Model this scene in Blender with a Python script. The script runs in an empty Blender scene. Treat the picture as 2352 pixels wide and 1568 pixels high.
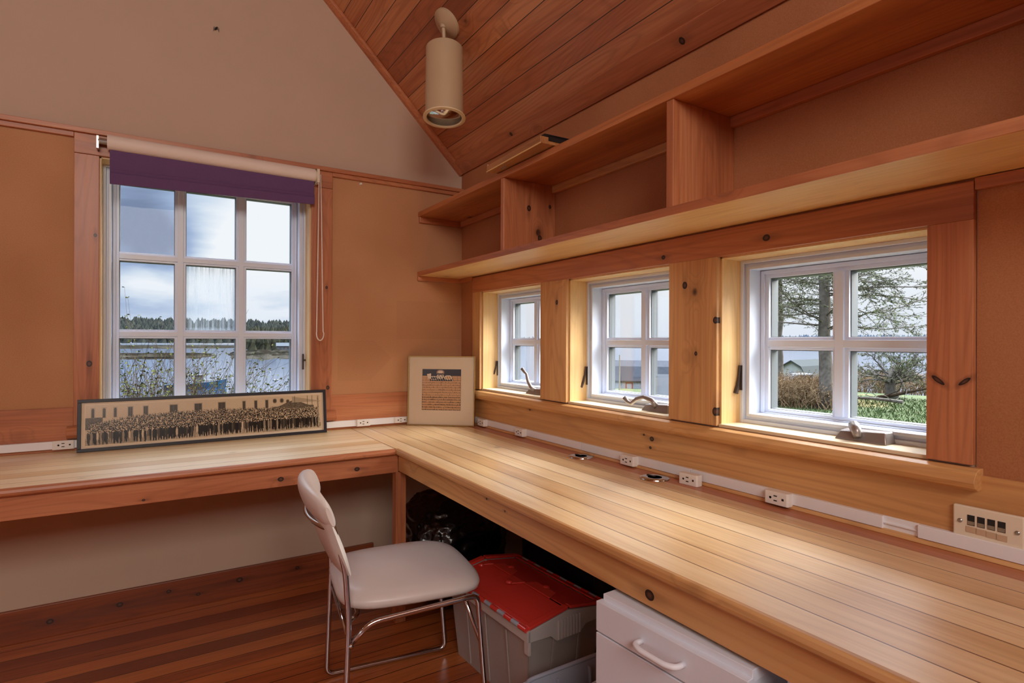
import bpy, bmesh, math, random
import numpy as np
from mathutils import Vector, Matrix, noise as mnoise

random.seed(7)
SC = bpy.context.scene
COL = SC.collection
PI = math.pi
R = math.radians

# ------------------------------------------------------------------ helpers
def lin(c):
    out = []
    for v in c[:3]:
        v = v / 255.0
        out.append(v / 12.92 if v <= 0.04045 else ((v + 0.055) / 1.055) ** 2.4)
    return (out[0], out[1], out[2], 1.0)

OD = 0.32                      # outdoor colours darkened to offset the boosted sky and sun
def lino(c):
    return tuple(x * OD for x in lin(c)[:3]) + (1.0,)
def od(c):
    return tuple(v * OD ** (1 / 2.2) for v in c)

class MB:
    """collects geometry for ONE mesh"""
    def __init__(self):
        self.v = []; self.f = []; self.mi = []; self.cur = 0
    def add(self, vs, fs):
        b = len(self.v)
        self.v.extend([tuple(p) for p in vs])
        for f in fs:
            self.f.append([b + i for i in f]); self.mi.append(self.cur)
        return self
    def box(self, x0, x1, y0, y1, z0, z1):
        x0, x1 = min(x0, x1), max(x0, x1); y0, y1 = min(y0, y1), max(y0, y1); z0, z1 = min(z0, z1), max(z0, z1)
        vs = [(x0,y0,z0),(x1,y0,z0),(x1,y1,z0),(x0,y1,z0),(x0,y0,z1),(x1,y0,z1),(x1,y1,z1),(x0,y1,z1)]
        return self.add(vs, [(0,3,2,1),(4,5,6,7),(0,1,5,4),(1,2,6,5),(2,3,7,6),(3,0,4,7)])
    def hexa(self, b, t):
        """b, t: four bottom and four top corners, counter-clockwise from above"""
        return self.add(list(b) + list(t), [(0,3,2,1),(4,5,6,7),(0,1,5,4),(1,2,6,5),(2,3,7,6),(3,0,4,7)])
    def prism(self, prof, fn, a0, a1):
        """profile of (p,q) extruded from a0 to a1; fn(a,p,q)->xyz"""
        n = len(prof)
        vs = [fn(a0, p, q) for p, q in prof] + [fn(a1, p, q) for p, q in prof]
        fs = [tuple(range(n - 1, -1, -1)), tuple(range(n, 2 * n))]
        for i in range(n):
            j = (i + 1) % n
            fs.append((i, j, n + j, n + i))
        return self.add(vs, fs)
    def tube(self, pts, r, n=8, closed=False, cap=True):
        pts = [Vector(p) for p in pts]; m = len(pts)
        rs = r if isinstance(r, (list, tuple)) else [r] * m
        tang = []
        for i in range(m):
            if closed: t = pts[(i + 1) % m] - pts[i - 1]
            else: t = pts[min(i + 1, m - 1)] - pts[max(i - 1, 0)]
            tang.append(t.normalized() if t.length > 1e-9 else Vector((0, 0, 1)))
        up = Vector((0, 0, 1)) if abs(tang[0].z) < 0.9 else Vector((1, 0, 0))
        nrm = (up - tang[0] * up.dot(tang[0])).normalized()
        rings = []
        for i in range(m):
            if i:
                nrm = nrm - tang[i] * nrm.dot(tang[i])
                nrm = nrm.normalized() if nrm.length > 1e-6 else tang[i].orthogonal().normalized()
            b = tang[i].cross(nrm)
            rings.append([pts[i] + (nrm * math.cos(2*PI*k/n) + b * math.sin(2*PI*k/n)) * rs[i] for k in range(n)])
        base = len(self.v)
        vs = [p for rg in rings for p in rg]; fs = []
        for i in range(m if closed else m - 1):
            a = i * n; c = ((i + 1) % m) * n
            for k in range(n):
                fs.append((a + k, a + (k+1) % n, c + (k+1) % n, c + k))
        if not closed and cap:
            fs.append(tuple(range(n - 1, -1, -1))); fs.append(tuple((m - 1) * n + k for k in range(n)))
        return self.add(vs, fs)
    def lathe(self, prof, n=32, M=None, closed=False):
        """prof: (r,z) list revolved round z"""
        M = M or Matrix.Identity(4)
        vs = []; fs = []; m = len(prof)
        for r, z in prof:
            for k in range(n):
                vs.append(M @ Vector((r * math.cos(2*PI*k/n), r * math.sin(2*PI*k/n), z)))
        for i in range(m if closed else m - 1):
            a = i * n; c = ((i + 1) % m) * n
            for k in range(n):
                fs.append((a + k, a + (k+1) % n, c + (k+1) % n, c + k))
        if not closed:
            if prof[0][0] > 1e-6: fs.append(tuple(range(n - 1, -1, -1)))
            if prof[-1][0] > 1e-6: fs.append(tuple((m - 1) * n + k for k in range(n)))
        return self.add(vs, fs)
    def build(self, name, mat, parent=None, smooth=False, bevel=0, seg=2, loc=None, recalc=True):
        me = bpy.data.meshes.new(name)
        vs = self.v
        if loc is not None:
            vs = [(p[0] - loc[0], p[1] - loc[1], p[2] - loc[2]) for p in vs]
        me.from_pydata(vs, [], self.f)
        if recalc and len(self.f) < 60000:
            bm = bmesh.new(); bm.from_mesh(me)
            bmesh.ops.recalc_face_normals(bm, faces=bm.faces)
            bm.to_mesh(me); bm.free()
        mats = mat if isinstance(mat, (list, tuple)) else [mat]
        for m in mats: me.materials.append(m)
        if len(mats) > 1:
            me.polygons.foreach_set('material_index', self.mi)
        if smooth:
            me.polygons.foreach_set('use_smooth', [True] * len(me.polygons))
            if smooth != 'all' and hasattr(me, 'set_sharp_from_angle'):
                me.set_sharp_from_angle(angle=R(40))
        me.update()
        o = bpy.data.objects.new(name, me); COL.objects.link(o)
        if loc is not None: o.location = loc
        if parent is not None: o.parent = parent
        if bevel:
            md = o.modifiers.new('bevel', 'BEVEL'); md.width = bevel; md.segments = seg
            md.limit_method = 'ANGLE'; md.angle_limit = R(40)
        return o

def tag(o, label=None, cat=None, group=None, kind=None):
    if label: o['label'] = label
    if cat: o['category'] = cat
    if group: o['group'] = group
    if kind: o['kind'] = kind
    return o

def empty(name, loc=(0, 0, 0), rz=0.0, label=None, cat=None, group=None, kind=None):
    o = bpy.data.objects.new(name, None); COL.objects.link(o)
    o.empty_display_size = 0.05
    o.location = loc; o.rotation_euler = (0, 0, rz)
    return tag(o, label, cat, group, kind)

def arc(c, a, b, r, t0, t1, n=8):
    c, a, b = Vector(c), Vector(a), Vector(b)
    return [c + a * r * math.cos(t0 + (t1 - t0) * i / n) + b * r * math.sin(t0 + (t1 - t0) * i / n) for i in range(n + 1)]

def fillet(pts, rad, n=5):
    """polyline with rounded corners"""
    pts = [Vector(p) for p in pts]; out = [pts[0]]
    for i in range(1, len(pts) - 1):
        p, a, b = pts[i], pts[i-1], pts[i+1]
        da, db = (a - p), (b - p)
        d = min(rad, da.length * 0.45, db.length * 0.45)
        s, e = p + da.normalized() * d, p + db.normalized() * d
        for k in range(n + 1):
            t = k / n
            out.append(s * (1-t)**2 + p * 2*t*(1-t) + e * t*t)
    out.append(pts[-1])
    return out

# ------------------------------------------------------------------ materials
def new_mat(name):
    m = bpy.data.materials.new(name); m.use_nodes = True
    nt = m.node_tree; nt.nodes.clear()
    out = nt.nodes.new('ShaderNodeOutputMaterial')
    b = nt.nodes.new('ShaderNodeBsdfPrincipled')
    nt.links.new(b.outputs[0], out.inputs[0])
    return m, nt, b, out

def nd(nt, t, **kw):
    n = nt.nodes.new(t)
    for k, v in kw.items(): setattr(n, k, v)
    return n

def mth(nt, op, a, b=None, c=None, clamp=False):
    n = nt.nodes.new('ShaderNodeMath'); n.operation = op; n.use_clamp = clamp
    for i, x in enumerate((a, b, c)):
        if x is None: continue
        if isinstance(x, (int, float)): n.inputs[i].default_value = x
        else: nt.links.new(x, n.inputs[i])
    return n.outputs[0]

def mixc(nt, fac, a, b, mode='MIX'):
    n = nt.nodes.new('ShaderNodeMix'); n.data_type = 'RGBA'; n.blend_type = mode; n.clamp_factor = True
    for s, x in ((0, fac), (6, a), (7, b)):
        if isinstance(x, (int, float)): n.inputs[s].default_value = x
        elif isinstance(x, tuple): n.inputs[s].default_value = x
        else: nt.links.new(x, n.inputs[s])
    return n.outputs[2]

def ramp(nt, fac, stops, interp='LINEAR'):
    n = nt.nodes.new('ShaderNodeValToRGB'); n.color_ramp.interpolation = interp
    el = n.color_ramp.elements
    while len(el) < len(stops): el.new(0.5)
    for e, (p, c) in zip(el, stops): e.position = p; e.color = c
    nt.links.new(fac, n.inputs[0])
    return n.outputs[0]

def comb(nt, x, y, z):
    n = nt.nodes.new('ShaderNodeCombineXYZ')
    for i, s in enumerate((x, y, z)):
        if isinstance(s, (int, float)): n.inputs[i].default_value = s
        else: nt.links.new(s, n.inputs[i])
    return n.outputs[0]

def noise_tex(nt, vec, scale=1.0, detail=3.0, rough=0.5, dist=0.0):
    n = nt.nodes.new('ShaderNodeTexNoise')
    n.inputs['Scale'].default_value = scale; n.inputs['Detail'].default_value = detail
    n.inputs['Roughness'].default_value = rough; n.inputs['Distortion'].default_value = dist
    if vec is not None: nt.links.new(vec, n.inputs['Vector'])
    return n.outputs['Fac']

def plain(name, c, rough=0.5, metal=0.0, spec=0.5, var=0.0, vscale=8.0, bump=0.0, bscale=200.0, coat=0.0):
    m, nt, b, out = new_mat(name)
    col = lin(c)
    tc = nd(nt, 'ShaderNodeTexCoord')
    n = noise_tex(nt, tc.outputs['Object'], vscale, 4.0)
    v = max(var, 0.015)
    lo = tuple(x * (1 - v) for x in col[:3]) + (1,); hi = tuple(min(1, x * (1 + v)) for x in col[:3]) + (1,)
    nt.links.new(ramp(nt, n, [(0.3, lo), (0.7, hi)]), b.inputs['Base Color'])
    b.inputs['Roughness'].default_value = rough; b.inputs['Metallic'].default_value = metal
    b.inputs['Specular IOR Level'].default_value = spec; b.inputs['Coat Weight'].default_value = coat
    if bump:
        bn = nd(nt, 'ShaderNodeBump'); bn.inputs['Strength'].default_value = bump; bn.inputs['Distance'].default_value = 0.002
        nt.links.new(noise_tex(nt, tc.outputs['Object'], bscale, 3.0), bn.inputs['Height'])
        nt.links.new(bn.outputs[0], b.inputs['Normal'])
    return m

def wood(name, dark, mid, light, axis='X', plank=None, rough=0.42, knots=1.0, seed=0.0, ring=16.0, pvar=0.35,
         gapc=(40, 20, 10), stain=None, coat=0.0, contrast=1.0, gapw=0.0016, spec=0.5, spots=(), cross='Z', shift=(0, 0)):
    """plank=(axis letter, width, offset)"""
    m, nt, b, out = new_mat(name)
    tc = nd(nt, 'ShaderNodeTexCoord'); sep = nd(nt, 'ShaderNodeSeparateXYZ')
    nt.links.new(tc.outputs['Object'], sep.inputs[0])
    ax = {'X': 0, 'Y': 1, 'Z': 2}
    u = sep.outputs[ax[axis]]
    others = [sep.outputs[i] for i in range(3) if i != ax[axis]]
    v, w = others
    rnd = None; gap = None
    if plank:
        if plank[0] == 'S':                       # along the 45 degree ceiling slope
            p = mth(nt, 'MULTIPLY', sep.outputs[0], 1.41421)
        else:
            p = sep.outputs[ax[plank[0]]]
        p = mth(nt, 'DIVIDE', mth(nt, 'SUBTRACT', p, plank[2]), plank[1])
        idx = mth(nt, 'FLOOR', p)
        wn = nd(nt, 'ShaderNodeTexWhiteNoise', noise_dimensions='1D')
        nt.links.new(mth(nt, 'ADD', idx, seed + 0.37), wn.inputs['W'])
        rnd = wn.outputs['Value']
        fr = mth(nt, 'FRACT', p)
        edge = mth(nt, 'MINIMUM', fr, mth(nt, 'SUBTRACT', 1.0, fr))
        gap = mth(nt, 'LESS_THAN', edge, gapw / plank[1])
        u = mth(nt, 'ADD', u, mth(nt, 'MULTIPLY', rnd, 23.0))
        w = mth(nt, 'ADD', w, mth(nt, 'MULTIPLY', rnd, 7.0))
    oi = nd(nt, 'ShaderNodeObjectInfo')
    u = mth(nt, 'ADD', u, mth(nt, 'ADD', mth(nt, 'MULTIPLY', oi.outputs['Random'], 11.0), seed))
    # knots
    kv = comb(nt, mth(nt, 'MULTIPLY', u, 0.8), v, w)
    vo = nd(nt, 'ShaderNodeTexVoronoi'); vo.inputs['Scale'].default_value = 4.0
    nt.links.new(kv, vo.inputs['Vector'])
    kd = vo.outputs['Distance']
    bend = mth(nt, 'MULTIPLY', mth(nt, 'SUBTRACT', 1.0, mth(nt, 'DIVIDE', kd, 0.22), clamp=True), 0.10 * knots)
    # ring contours
    gv = comb(nt, mth(nt, 'MULTIPLY', u, 0.55), mth(nt, 'MULTIPLY', v, 6.0), mth(nt, 'MULTIPLY', w, 6.0))
    n1 = mth(nt, 'ADD', noise_tex(nt, gv, 1.0, 1.5, 0.45), bend)
    s = mth(nt, 'SINE', mth(nt, 'MULTIPLY', n1, ring * 1.7 * 2 * PI))
    line = mth(nt, 'POWER', mth(nt, 'ADD', mth(nt, 'MULTIPLY', s, 0.5), 0.5), 4.0)
    # fine streaks
    fv = comb(nt, mth(nt, 'MULTIPLY', u, 2.2), mth(nt, 'MULTIPLY', v, 95.0), mth(nt, 'MULTIPLY', w, 95.0))
    n2 = noise_tex(nt, fv, 1.0, 3.0, 0.55)
    bv = comb(nt, mth(nt, 'MULTIPLY', u, 0.9), mth(nt, 'MULTIPLY', v, 9.0), mth(nt, 'MULTIPLY', w, 9.0))
    n3 = noise_tex(nt, bv, 1.0, 2.0, 0.5)
    t = mth(nt, 'ADD', mth(nt, 'MULTIPLY', n2, 0.4), mth(nt, 'MULTIPLY', n3, 0.6))
    if rnd is not None:
        t = mth(nt, 'ADD', t, mth(nt, 'MULTIPLY', mth(nt, 'SUBTRACT', rnd, 0.5), pvar))
    c = ramp(nt, t, [(0.28, lin(dark)), (0.5, lin(mid)), (0.74, lin(light))])
    dk = tuple(x * 0.62 for x in lin(dark)[:3]) + (1,)
    c = mixc(nt, mth(nt, 'MULTIPLY', line, 0.22 * contrast), c, dk)
    kn = ramp(nt, kd, [(0.035, (1, 1, 1, 1)), (0.062, (0, 0, 0, 1))])
    kr = ramp(nt, kd, [(0.05, (1, 1, 1, 1)), (0.15, (0, 0, 0, 1))])
    c = mixc(nt, mth(nt, 'MULTIPLY', kr, 0.45 * min(1, knots)), c, tuple(x * 0.5 for x in lin(dark)[:3]) + (1,))
    c = mixc(nt, mth(nt, 'MULTIPLY', kn, 0.9 * min(1, knots)), c, lin((45, 24, 16)))
    for sp_ in spots:                      # single knots where the board has them, with a grain streak through each
        a_, b_, r_ = sp_[:3]
        da = mth(nt, 'SUBTRACT', sep.outputs[ax[axis]], a_ + shift[0]); db = mth(nt, 'SUBTRACT', sep.outputs[ax[cross]], b_ + shift[1])
        stretch = 1.0
        if len(sp_) > 3:                            # a knot cut lengthwise: a slanting streak
            ca, sa = math.cos(sp_[3]), math.sin(sp_[3]); stretch = 2.6
            da, db = (mth(nt, 'ADD', mth(nt, 'MULTIPLY', da, ca), mth(nt, 'MULTIPLY', db, sa)), mth(nt, 'SUBTRACT', mth(nt, 'MULTIPLY', db, ca), mth(nt, 'MULTIPLY', da, sa)))
        def ell_(ra, rb):
            return mth(nt, 'SQRT', mth(nt, 'ADD', mth(nt, 'POWER', mth(nt, 'ABSOLUTE', mth(nt, 'DIVIDE', da, ra)), 2.0), mth(nt, 'POWER', mth(nt, 'ABSOLUTE', mth(nt, 'DIVIDE', db, rb)), 2.0)))
        wob = mth(nt, 'MULTIPLY', mth(nt, 'SUBTRACT', n2, 0.5), 0.5)
        halo = ramp(nt, mth(nt, 'ADD', ell_(r_ * (7 if stretch == 1 else 7.5), r_ * (1.6 if stretch == 1 else 2.6)), wob), [(0.2, (1, 1, 1, 1)), (1.0, (0, 0, 0, 1))])
        c = mixc(nt, mth(nt, 'MULTIPLY', halo, 0.5 if stretch == 1 else 0.8), c, tuple(x * 0.42 for x in lin(dark)[:3]) + (1,))
        core = mth(nt, 'ADD', ell_(r_ * 1.25 * stretch, r_), mth(nt, 'MULTIPLY', wob, 0.5))
        kc = ramp(nt, core, [(0.30, lin((92, 58, 40))), (0.62, lin((52, 28, 20))), (0.8, lin((26, 14, 10))), (0.95, lin((40, 20, 12)))])
        c = mixc(nt, mth(nt, 'LESS_THAN', core, 1.0), c, kc)
    if gap is not None:
        c = mixc(nt, gap, c, lin(gapc))
    nt.links.new(c, b.inputs['Base Color'])
    rg = mth(nt, 'ADD', mth(nt, 'MULTIPLY', n2, 0.14), rough - 0.07)
    nt.links.new(rg, b.inputs['Roughness'])
    b.inputs['Coat Weight'].default_value = coat; b.inputs['Coat Roughness'].default_value = 0.3
    b.inputs['Specular IOR Level'].default_value = spec
    return m

def fiberboard(name, base, light, faded=False):
    m, nt, b, out = new_mat(name)
    tc = nd(nt, 'ShaderNodeTexCoord')
    fine = noise_tex(nt, tc.outputs['Object'], 330.0, 3.0, 0.7)
    big = noise_tex(nt, tc.outputs['Object'], 2.2, 2.0, 0.5)
    c = ramp(nt, mth(nt, 'ADD', mth(nt, 'MULTIPLY', fine, 0.55), mth(nt, 'MULTIPLY', big, 0.45)), [(0.33, lin(base)), (0.66, lin(light))])
    if faded:                                       # panels kept their colour where sheets once hung
        sp_ = nd(nt, 'ShaderNodeSeparateXYZ'); nt.links.new(tc.outputs['Object'], sp_.inputs[0])
        x_, z_ = sp_.outputs[0], sp_.outputs[2]
        dia = mth(nt, 'LESS_THAN', mth(nt, 'ADD', x_, mth(nt, 'ABSOLUTE', mth(nt, 'SUBTRACT', z_, 1.115))), -0.43)
        dia = mth(nt, 'MULTIPLY', dia, mth(nt, 'MULTIPLY', mth(nt, 'GREATER_THAN', z_, 1.0), mth(nt, 'LESS_THAN', z_, 1.21)))
        dia = mth(nt, 'MULTIPLY', dia, mth(nt, 'GREATER_THAN', x_, -0.72))
        rec = mth(nt, 'MULTIPLY', mth(nt, 'MULTIPLY', mth(nt, 'GREATER_THAN', z_, 1.22), mth(nt, 'LESS_THAN', z_, 1.43)), mth(nt, 'GREATER_THAN', x_, -0.40))
        c = mixc(nt, mth(nt, 'MULTIPLY', mth(nt, 'MAXIMUM', dia, rec), 0.13), c, tuple(v * .62 for v in lin(base)[:3]) + (1,))
    nt.links.new(c, b.inputs['Base Color']); b.inputs['Roughness'].default_value = 0.85
    b.inputs['Specular IOR Level'].default_value = 0.2
    bn = nd(nt, 'ShaderNodeBump'); bn.inputs['Strength'].default_value = 0.35; bn.inputs['Distance'].default_value = 0.002
    nt.links.new(fine, bn.inputs['Height']); nt.links.new(bn.outputs[0], b.inputs['Normal'])
    return m

CED = ((150, 86, 55), (184, 113, 74), (206, 142, 98))
M = {}
for a in 'XYZ':
    M['ced' + a] = wood('cedar board ' + a, *CED, axis=a, seed=ord(a) * 0.31, coat=0.12)
    M['pine' + a] = wood('pale pine board ' + a, (180, 126, 76), (208, 156, 100), (226, 182, 124), axis=a, seed=ord(a) * 0.77, coat=0.08)
M['jambX'] = wood('window jamb pine', (214, 170, 108), (230, 190, 130), (240, 208, 152), axis='Z', knots=0.6, contrast=0.5, seed=3)
M['pineS'] = wood('lower shelf pine with painted light', (212, 164, 102), (234, 192, 128), (246, 216, 158), axis='Y', seed=7.3, coat=0.1, contrast=0.7)  # paler than the other shelf wood: light bounced onto the underside is painted in
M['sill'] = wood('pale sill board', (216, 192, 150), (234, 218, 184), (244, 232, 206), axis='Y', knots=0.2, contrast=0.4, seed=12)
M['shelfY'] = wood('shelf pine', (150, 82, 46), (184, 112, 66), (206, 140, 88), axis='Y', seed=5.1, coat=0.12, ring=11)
M['ceil'] = wood('ceiling planks', (142, 77, 46), (180, 107, 66), (208, 144, 98), axis='Y', plank=('S', 0.083, 0.0), seed=2.0, pvar=0.55, contrast=1.1, coat=0.15, gapc=(48, 22, 12))
M['floor'] = wood('floor planks', (132, 62, 28), (172, 88, 42), (200, 116, 60), axis='X', plank=('Y', 0.083, 0.01), seed=9.0, pvar=0.55, rough=0.3, coat=0.3, gapc=(30, 12, 6), knots=0.3)
M['topX'] = wood('desk top left run', (222, 184, 130), (238, 208, 158), (248, 226, 186), axis='X', plank=('Y', 0.083, -0.0), seed=1.0, pvar=0.4, rough=0.36, coat=0.5, gapc=(150, 104, 62), knots=0.25, contrast=0.5)
M['topY'] = wood('desk top right run', (206, 164, 112), (230, 196, 146), (246, 222, 182), axis='Y', plank=('X', 0.0815, 0.0), seed=4.0, pvar=0.4, rough=0.36, coat=0.5, gapc=(112, 72, 40), knots=0.3, contrast=0.55)
APR = ((178, 122, 72), (206, 154, 98), (222, 176, 120))
M['apron'] = wood('desk apron honey', *APR, axis='Y', seed=6.0, ring=9, contrast=1.2)
BSE = ((98, 46, 26), (134, 68, 38), (158, 88, 52))
M['base'] = wood('baseboard cedar', *BSE, axis='X', seed=8.0, spots=[(-1.879, .062, .010), (-1.645, .074, .010), (-1.465, .089, .008), (-1.179, .078, .011), (-.918, .08, .008), (-1.35, .05, .007)])
PIN = ((180, 126, 76), (208, 156, 100), (226, 182, 124))
M['k_side1'] = wood('cedar side board with knots', *CED, axis='Z', seed=31, coat=.12, cross='X', spots=[(1.109, -1.753, .010), (1.649, -1.734, .006)])
M['k_side2'] = wood('cedar side board with round knot', *CED, axis='Z', seed=32, coat=.12, cross='X', spots=[(.969, -.772, .0085), (1.48, -.78, .006)])
M['k_side3'] = wood('cedar side board with dark flare', *CED, axis='Z', seed=33, coat=.12, cross='Y', spots=[(1.126, -2.396, .0048, .9), (1.126, -2.446, .0042, -.9)])
M['k_head'] = wood('cedar header with knots', *CED, axis='Y', seed=34, coat=.12, cross='Z', spots=[(-1.968, 1.513, .0095), (-1.574, 1.504, .007)])
M['k_post1'] = wood('pine post with knot', *PIN, axis='Z', seed=35, coat=.08, cross='Y', spots=[(1.382, -.953, .009)])
M['k_post2'] = wood('pine post with knots', *PIN, axis='Z', seed=36, coat=.08, cross='Y', spots=[(1.399, -1.669, .010), (1.172, -1.716, .006), (1.279, -1.792, .009), (.99, -1.793, .011)])
M['k_splash'] = wood('splash board with knots', *APR, axis='Y', seed=37, ring=9, contrast=1.2, cross='Z', spots=[(-1.517, .862, .0085), (-1.478, .872, .004), (-1.51, .83, .005), (-.734, .886, .006)])
M['k_aprL'] = wood('cedar apron with knots', *CED, axis='X', seed=38, coat=.12, cross='Z', shift=(.65, 0), spots=[(-1.109, .677, .009), (-.814, .681, .009), (-1.551, .661, .004)])
M['k_aprR'] = wood('pine apron with knots', *APR, axis='Y', seed=39, ring=9, contrast=1.3, cross='Z', shift=(.67, 0), spots=[(-2.116, .678, .011), (-1.422, .716, .004), (-1.532, .705, .003)])
M['k_div'] = wood('cedar divider with knots', *CED, axis='Z', seed=40, coat=.12, cross='X', shift=(-1.569, 0), spots=[(1.787, -.146, .010), (1.663, -.088, .010), (1.807, -.034, .007)])
M['k_eave'] = wood('cedar eave board with knots', *CED, axis='Y', seed=41, coat=.12, cross='Z', spots=[(-1.674, 2.207, .009), (-.623, 2.218, .007)])
M['fiber'] = fiberboard('tan fibreboard', (174, 120, 84), (202, 152, 110), True)
M['fiberR'] = fiberboard('brown fibreboard', (162, 104, 68), (188, 130, 90))
M['paint'] = plain('painted plaster', (198, 172, 150), 0.75, var=0.02, vscale=3, bump=0.08)
M['paintlow'] = plain('painted plaster low', (200, 176, 158), 0.75, var=0.02, vscale=3, bump=0.08)
M['white'] = plain('white window vinyl', (216, 224, 238), 0.35, var=0.01)
M['spacer'] = plain('grey glazing spacer', (92, 96, 98), 0.5)
M['racew'] = plain('white metal raceway', (236, 236, 238), 0.4, var=0.02)
M['outlet'] = plain('white outlet plastic', (232, 228, 222), 0.35)
M['slot'] = plain('dark slot', (30, 26, 24), 0.6)
M['brnside'] = plain('beige outlet side', (196, 168, 138), 0.5)
M['cream'] = plain('cream plastic plate', (226, 212, 190), 0.4)
M['chrome'] = plain('chrome', (205, 205, 208), 0.12, metal=1.0)
M['steel'] = plain('brushed steel', (170, 168, 166), 0.3, metal=1.0)
M['bronze'] = plain('bronze hardware', (158, 150, 148), 0.34, metal=0.6)
M['lever'] = plain('dark lever', (78, 66, 60), 0.4, metal=0.4)
M['lamp'] = plain('beige enamel', (196, 172, 138), 0.42, var=0.02)
M['lamprim'] = plain('cream lamp rim', (232, 214, 176), 0.45)
M['vinyl'] = plain('pale grey vinyl', (220, 211, 204), 0.36, var=0.03, vscale=5, bump=0.05, bscale=400)
M['bag'] = plain('black plastic bag', (10, 9, 11), 0.22, spec=0.6)
M['blackbox'] = plain('black plastic', (14, 12, 14), 0.5)
M['red'] = plain('red plastic', (218, 62, 50), 0.26, spec=0.5, coat=0.3)
M['greypl'] = plain('grey storage plastic', (168, 170, 180), 0.4)
M['paper'] = plain('paper', (214, 208, 200), 0.8)
M['creamp'] = plain('cream folder', (224, 206, 168), 0.7)
M['cabinet'] = plain('white laminate', (224, 228, 236), 0.4, var=0.01)
M['cabedge'] = plain('grey cabinet edge', (150, 146, 146), 0.5)
M['handle'] = plain('white handle', (236, 238, 242), 0.3)
M['blackfr'] = plain('black frame', (22, 20, 30), 0.45)
M['mat'] = plain('cream mat board', (214, 196, 172), 0.85)
M['gold'] = plain('gold metal frame', (178, 146, 92), 0.3, metal=1.0)
M['brass'] = plain('brass strip', (250, 226, 160), 0.3, metal=0.6)
M['purple'] = plain('purple shade cloth', (98, 66, 110), 0.8, var=0.05, vscale=300)
M['blindw'] = plain('white shade backing', (232, 216, 204), 0.6, var=0.02)
M['cord'] = plain('white cord', (230, 222, 210), 0.6)
M['darkwood'] = wood('frame back wood', (150, 96, 56), (186, 130, 80), (206, 152, 100), axis='Y', knots=0.1)

def frosted(name, c, fac):
    m, nt, b, out = new_mat(name)
    b.inputs['Base Color'].default_value = lin(c); b.inputs['Roughness'].default_value = 0.35
    tr = nd(nt, 'ShaderNodeBsdfTransparent'); mx = nd(nt, 'ShaderNodeMixShader')
    tc = nd(nt, 'ShaderNodeTexCoord')
    f = mth(nt, 'ADD', mth(nt, 'MULTIPLY', noise_tex(nt, tc.outputs['Object'], 3.0), 0.15), fac)
    nt.links.new(f, mx.inputs[0]); nt.links.new(tr.outputs[0], mx.inputs[2]); nt.links.new(b.outputs[0], mx.inputs[1])
    nt.links.new(mx.outputs[0], out.inputs[0])
    return m
M['tote'] = frosted('frosted clear plastic', (196, 186, 178), 0.30)
M['toterim'] = frosted('frosted rim plastic', (206, 198, 192), 0.08)

def glass_mat(name, streak=False):
    m, nt, b, out = new_mat(name)
    nt.nodes.remove(b)
    tr = nd(nt, 'ShaderNodeBsdfTransparent'); tr.inputs[0].default_value = (0.99, 0.995, 1.0, 1)
    gl = nd(nt, 'ShaderNodeBsdfGlossy'); gl.inputs['Roughness'].default_value = 0.02
    fr = nd(nt, 'ShaderNodeFresnel'); fr.inputs[0].default_value = 1.45
    mx = nd(nt, 'ShaderNodeMixShader')
    nt.links.new(mth(nt, 'MULTIPLY', fr.outputs[0], 0.16), mx.inputs[0])
    nt.links.new(tr.outputs[0], mx.inputs[1]); nt.links.new(gl.outputs[0], mx.inputs[2])
    last = mx.outputs[0]
    if streak:
        tc = nd(nt, 'ShaderNodeTexCoord'); sep = nd(nt, 'ShaderNodeSeparateXYZ'); nt.links.new(tc.outputs['Object'], sep.inputs[0])
        sv = comb(nt, mth(nt, 'MULTIPLY', sep.outputs[0], 85.0), 0.0, mth(nt, 'MULTIPLY', sep.outputs[2], 3.0))
        s = noise_tex(nt, sv, 1.0, 4.0, 0.65)
        f = mth(nt, 'MULTIPLY', ramp(nt, s, [(0.45, (0, 0, 0, 1)), (0.72, (1, 1, 1, 1))]), 0.38)
        # whitish residue low on the pane
        low = mth(nt, 'MULTIPLY', mth(nt, 'SUBTRACT', 0.035, mth(nt, 'SUBTRACT', sep.outputs[2], 0.385)), 22.0, clamp=True)
        low = mth(nt, 'MULTIPLY', low, noise_tex(nt, tc.outputs['Object'], 14.0, 3.0))
        f = mth(nt, 'ADD', mth(nt, 'ADD', f, 0.07), mth(nt, 'MULTIPLY', low, 1.2), clamp=True)
        tl = nd(nt, 'ShaderNodeBsdfTranslucent'); tl.inputs[0].default_value = (0.40, 0.41, 0.42, 1)
        m2 = nd(nt, 'ShaderNodeMixShader')
        nt.links.new(f, m2.inputs[0]); nt.links.new(last, m2.inputs[1]); nt.links.new(tl.outputs[0], m2.inputs[2])
        last = m2.outputs[0]
    nt.links.new(last, out.inputs[0])
    return m
M['glass'] = glass_mat('window glass')
M['fogglass'] = glass_mat('fogged window glass', True)

def print_mat(name, rough=0.25):
    m, nt, b, out = new_mat(name)
    a = nd(nt, 'ShaderNodeVertexColor'); a.layer_name = 'ink'
    nt.links.new(a.outputs[0], b.inputs['Base Color']); b.inputs['Roughness'].default_value = rough
    return m
M['print'] = print_mat('printed paper')

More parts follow.
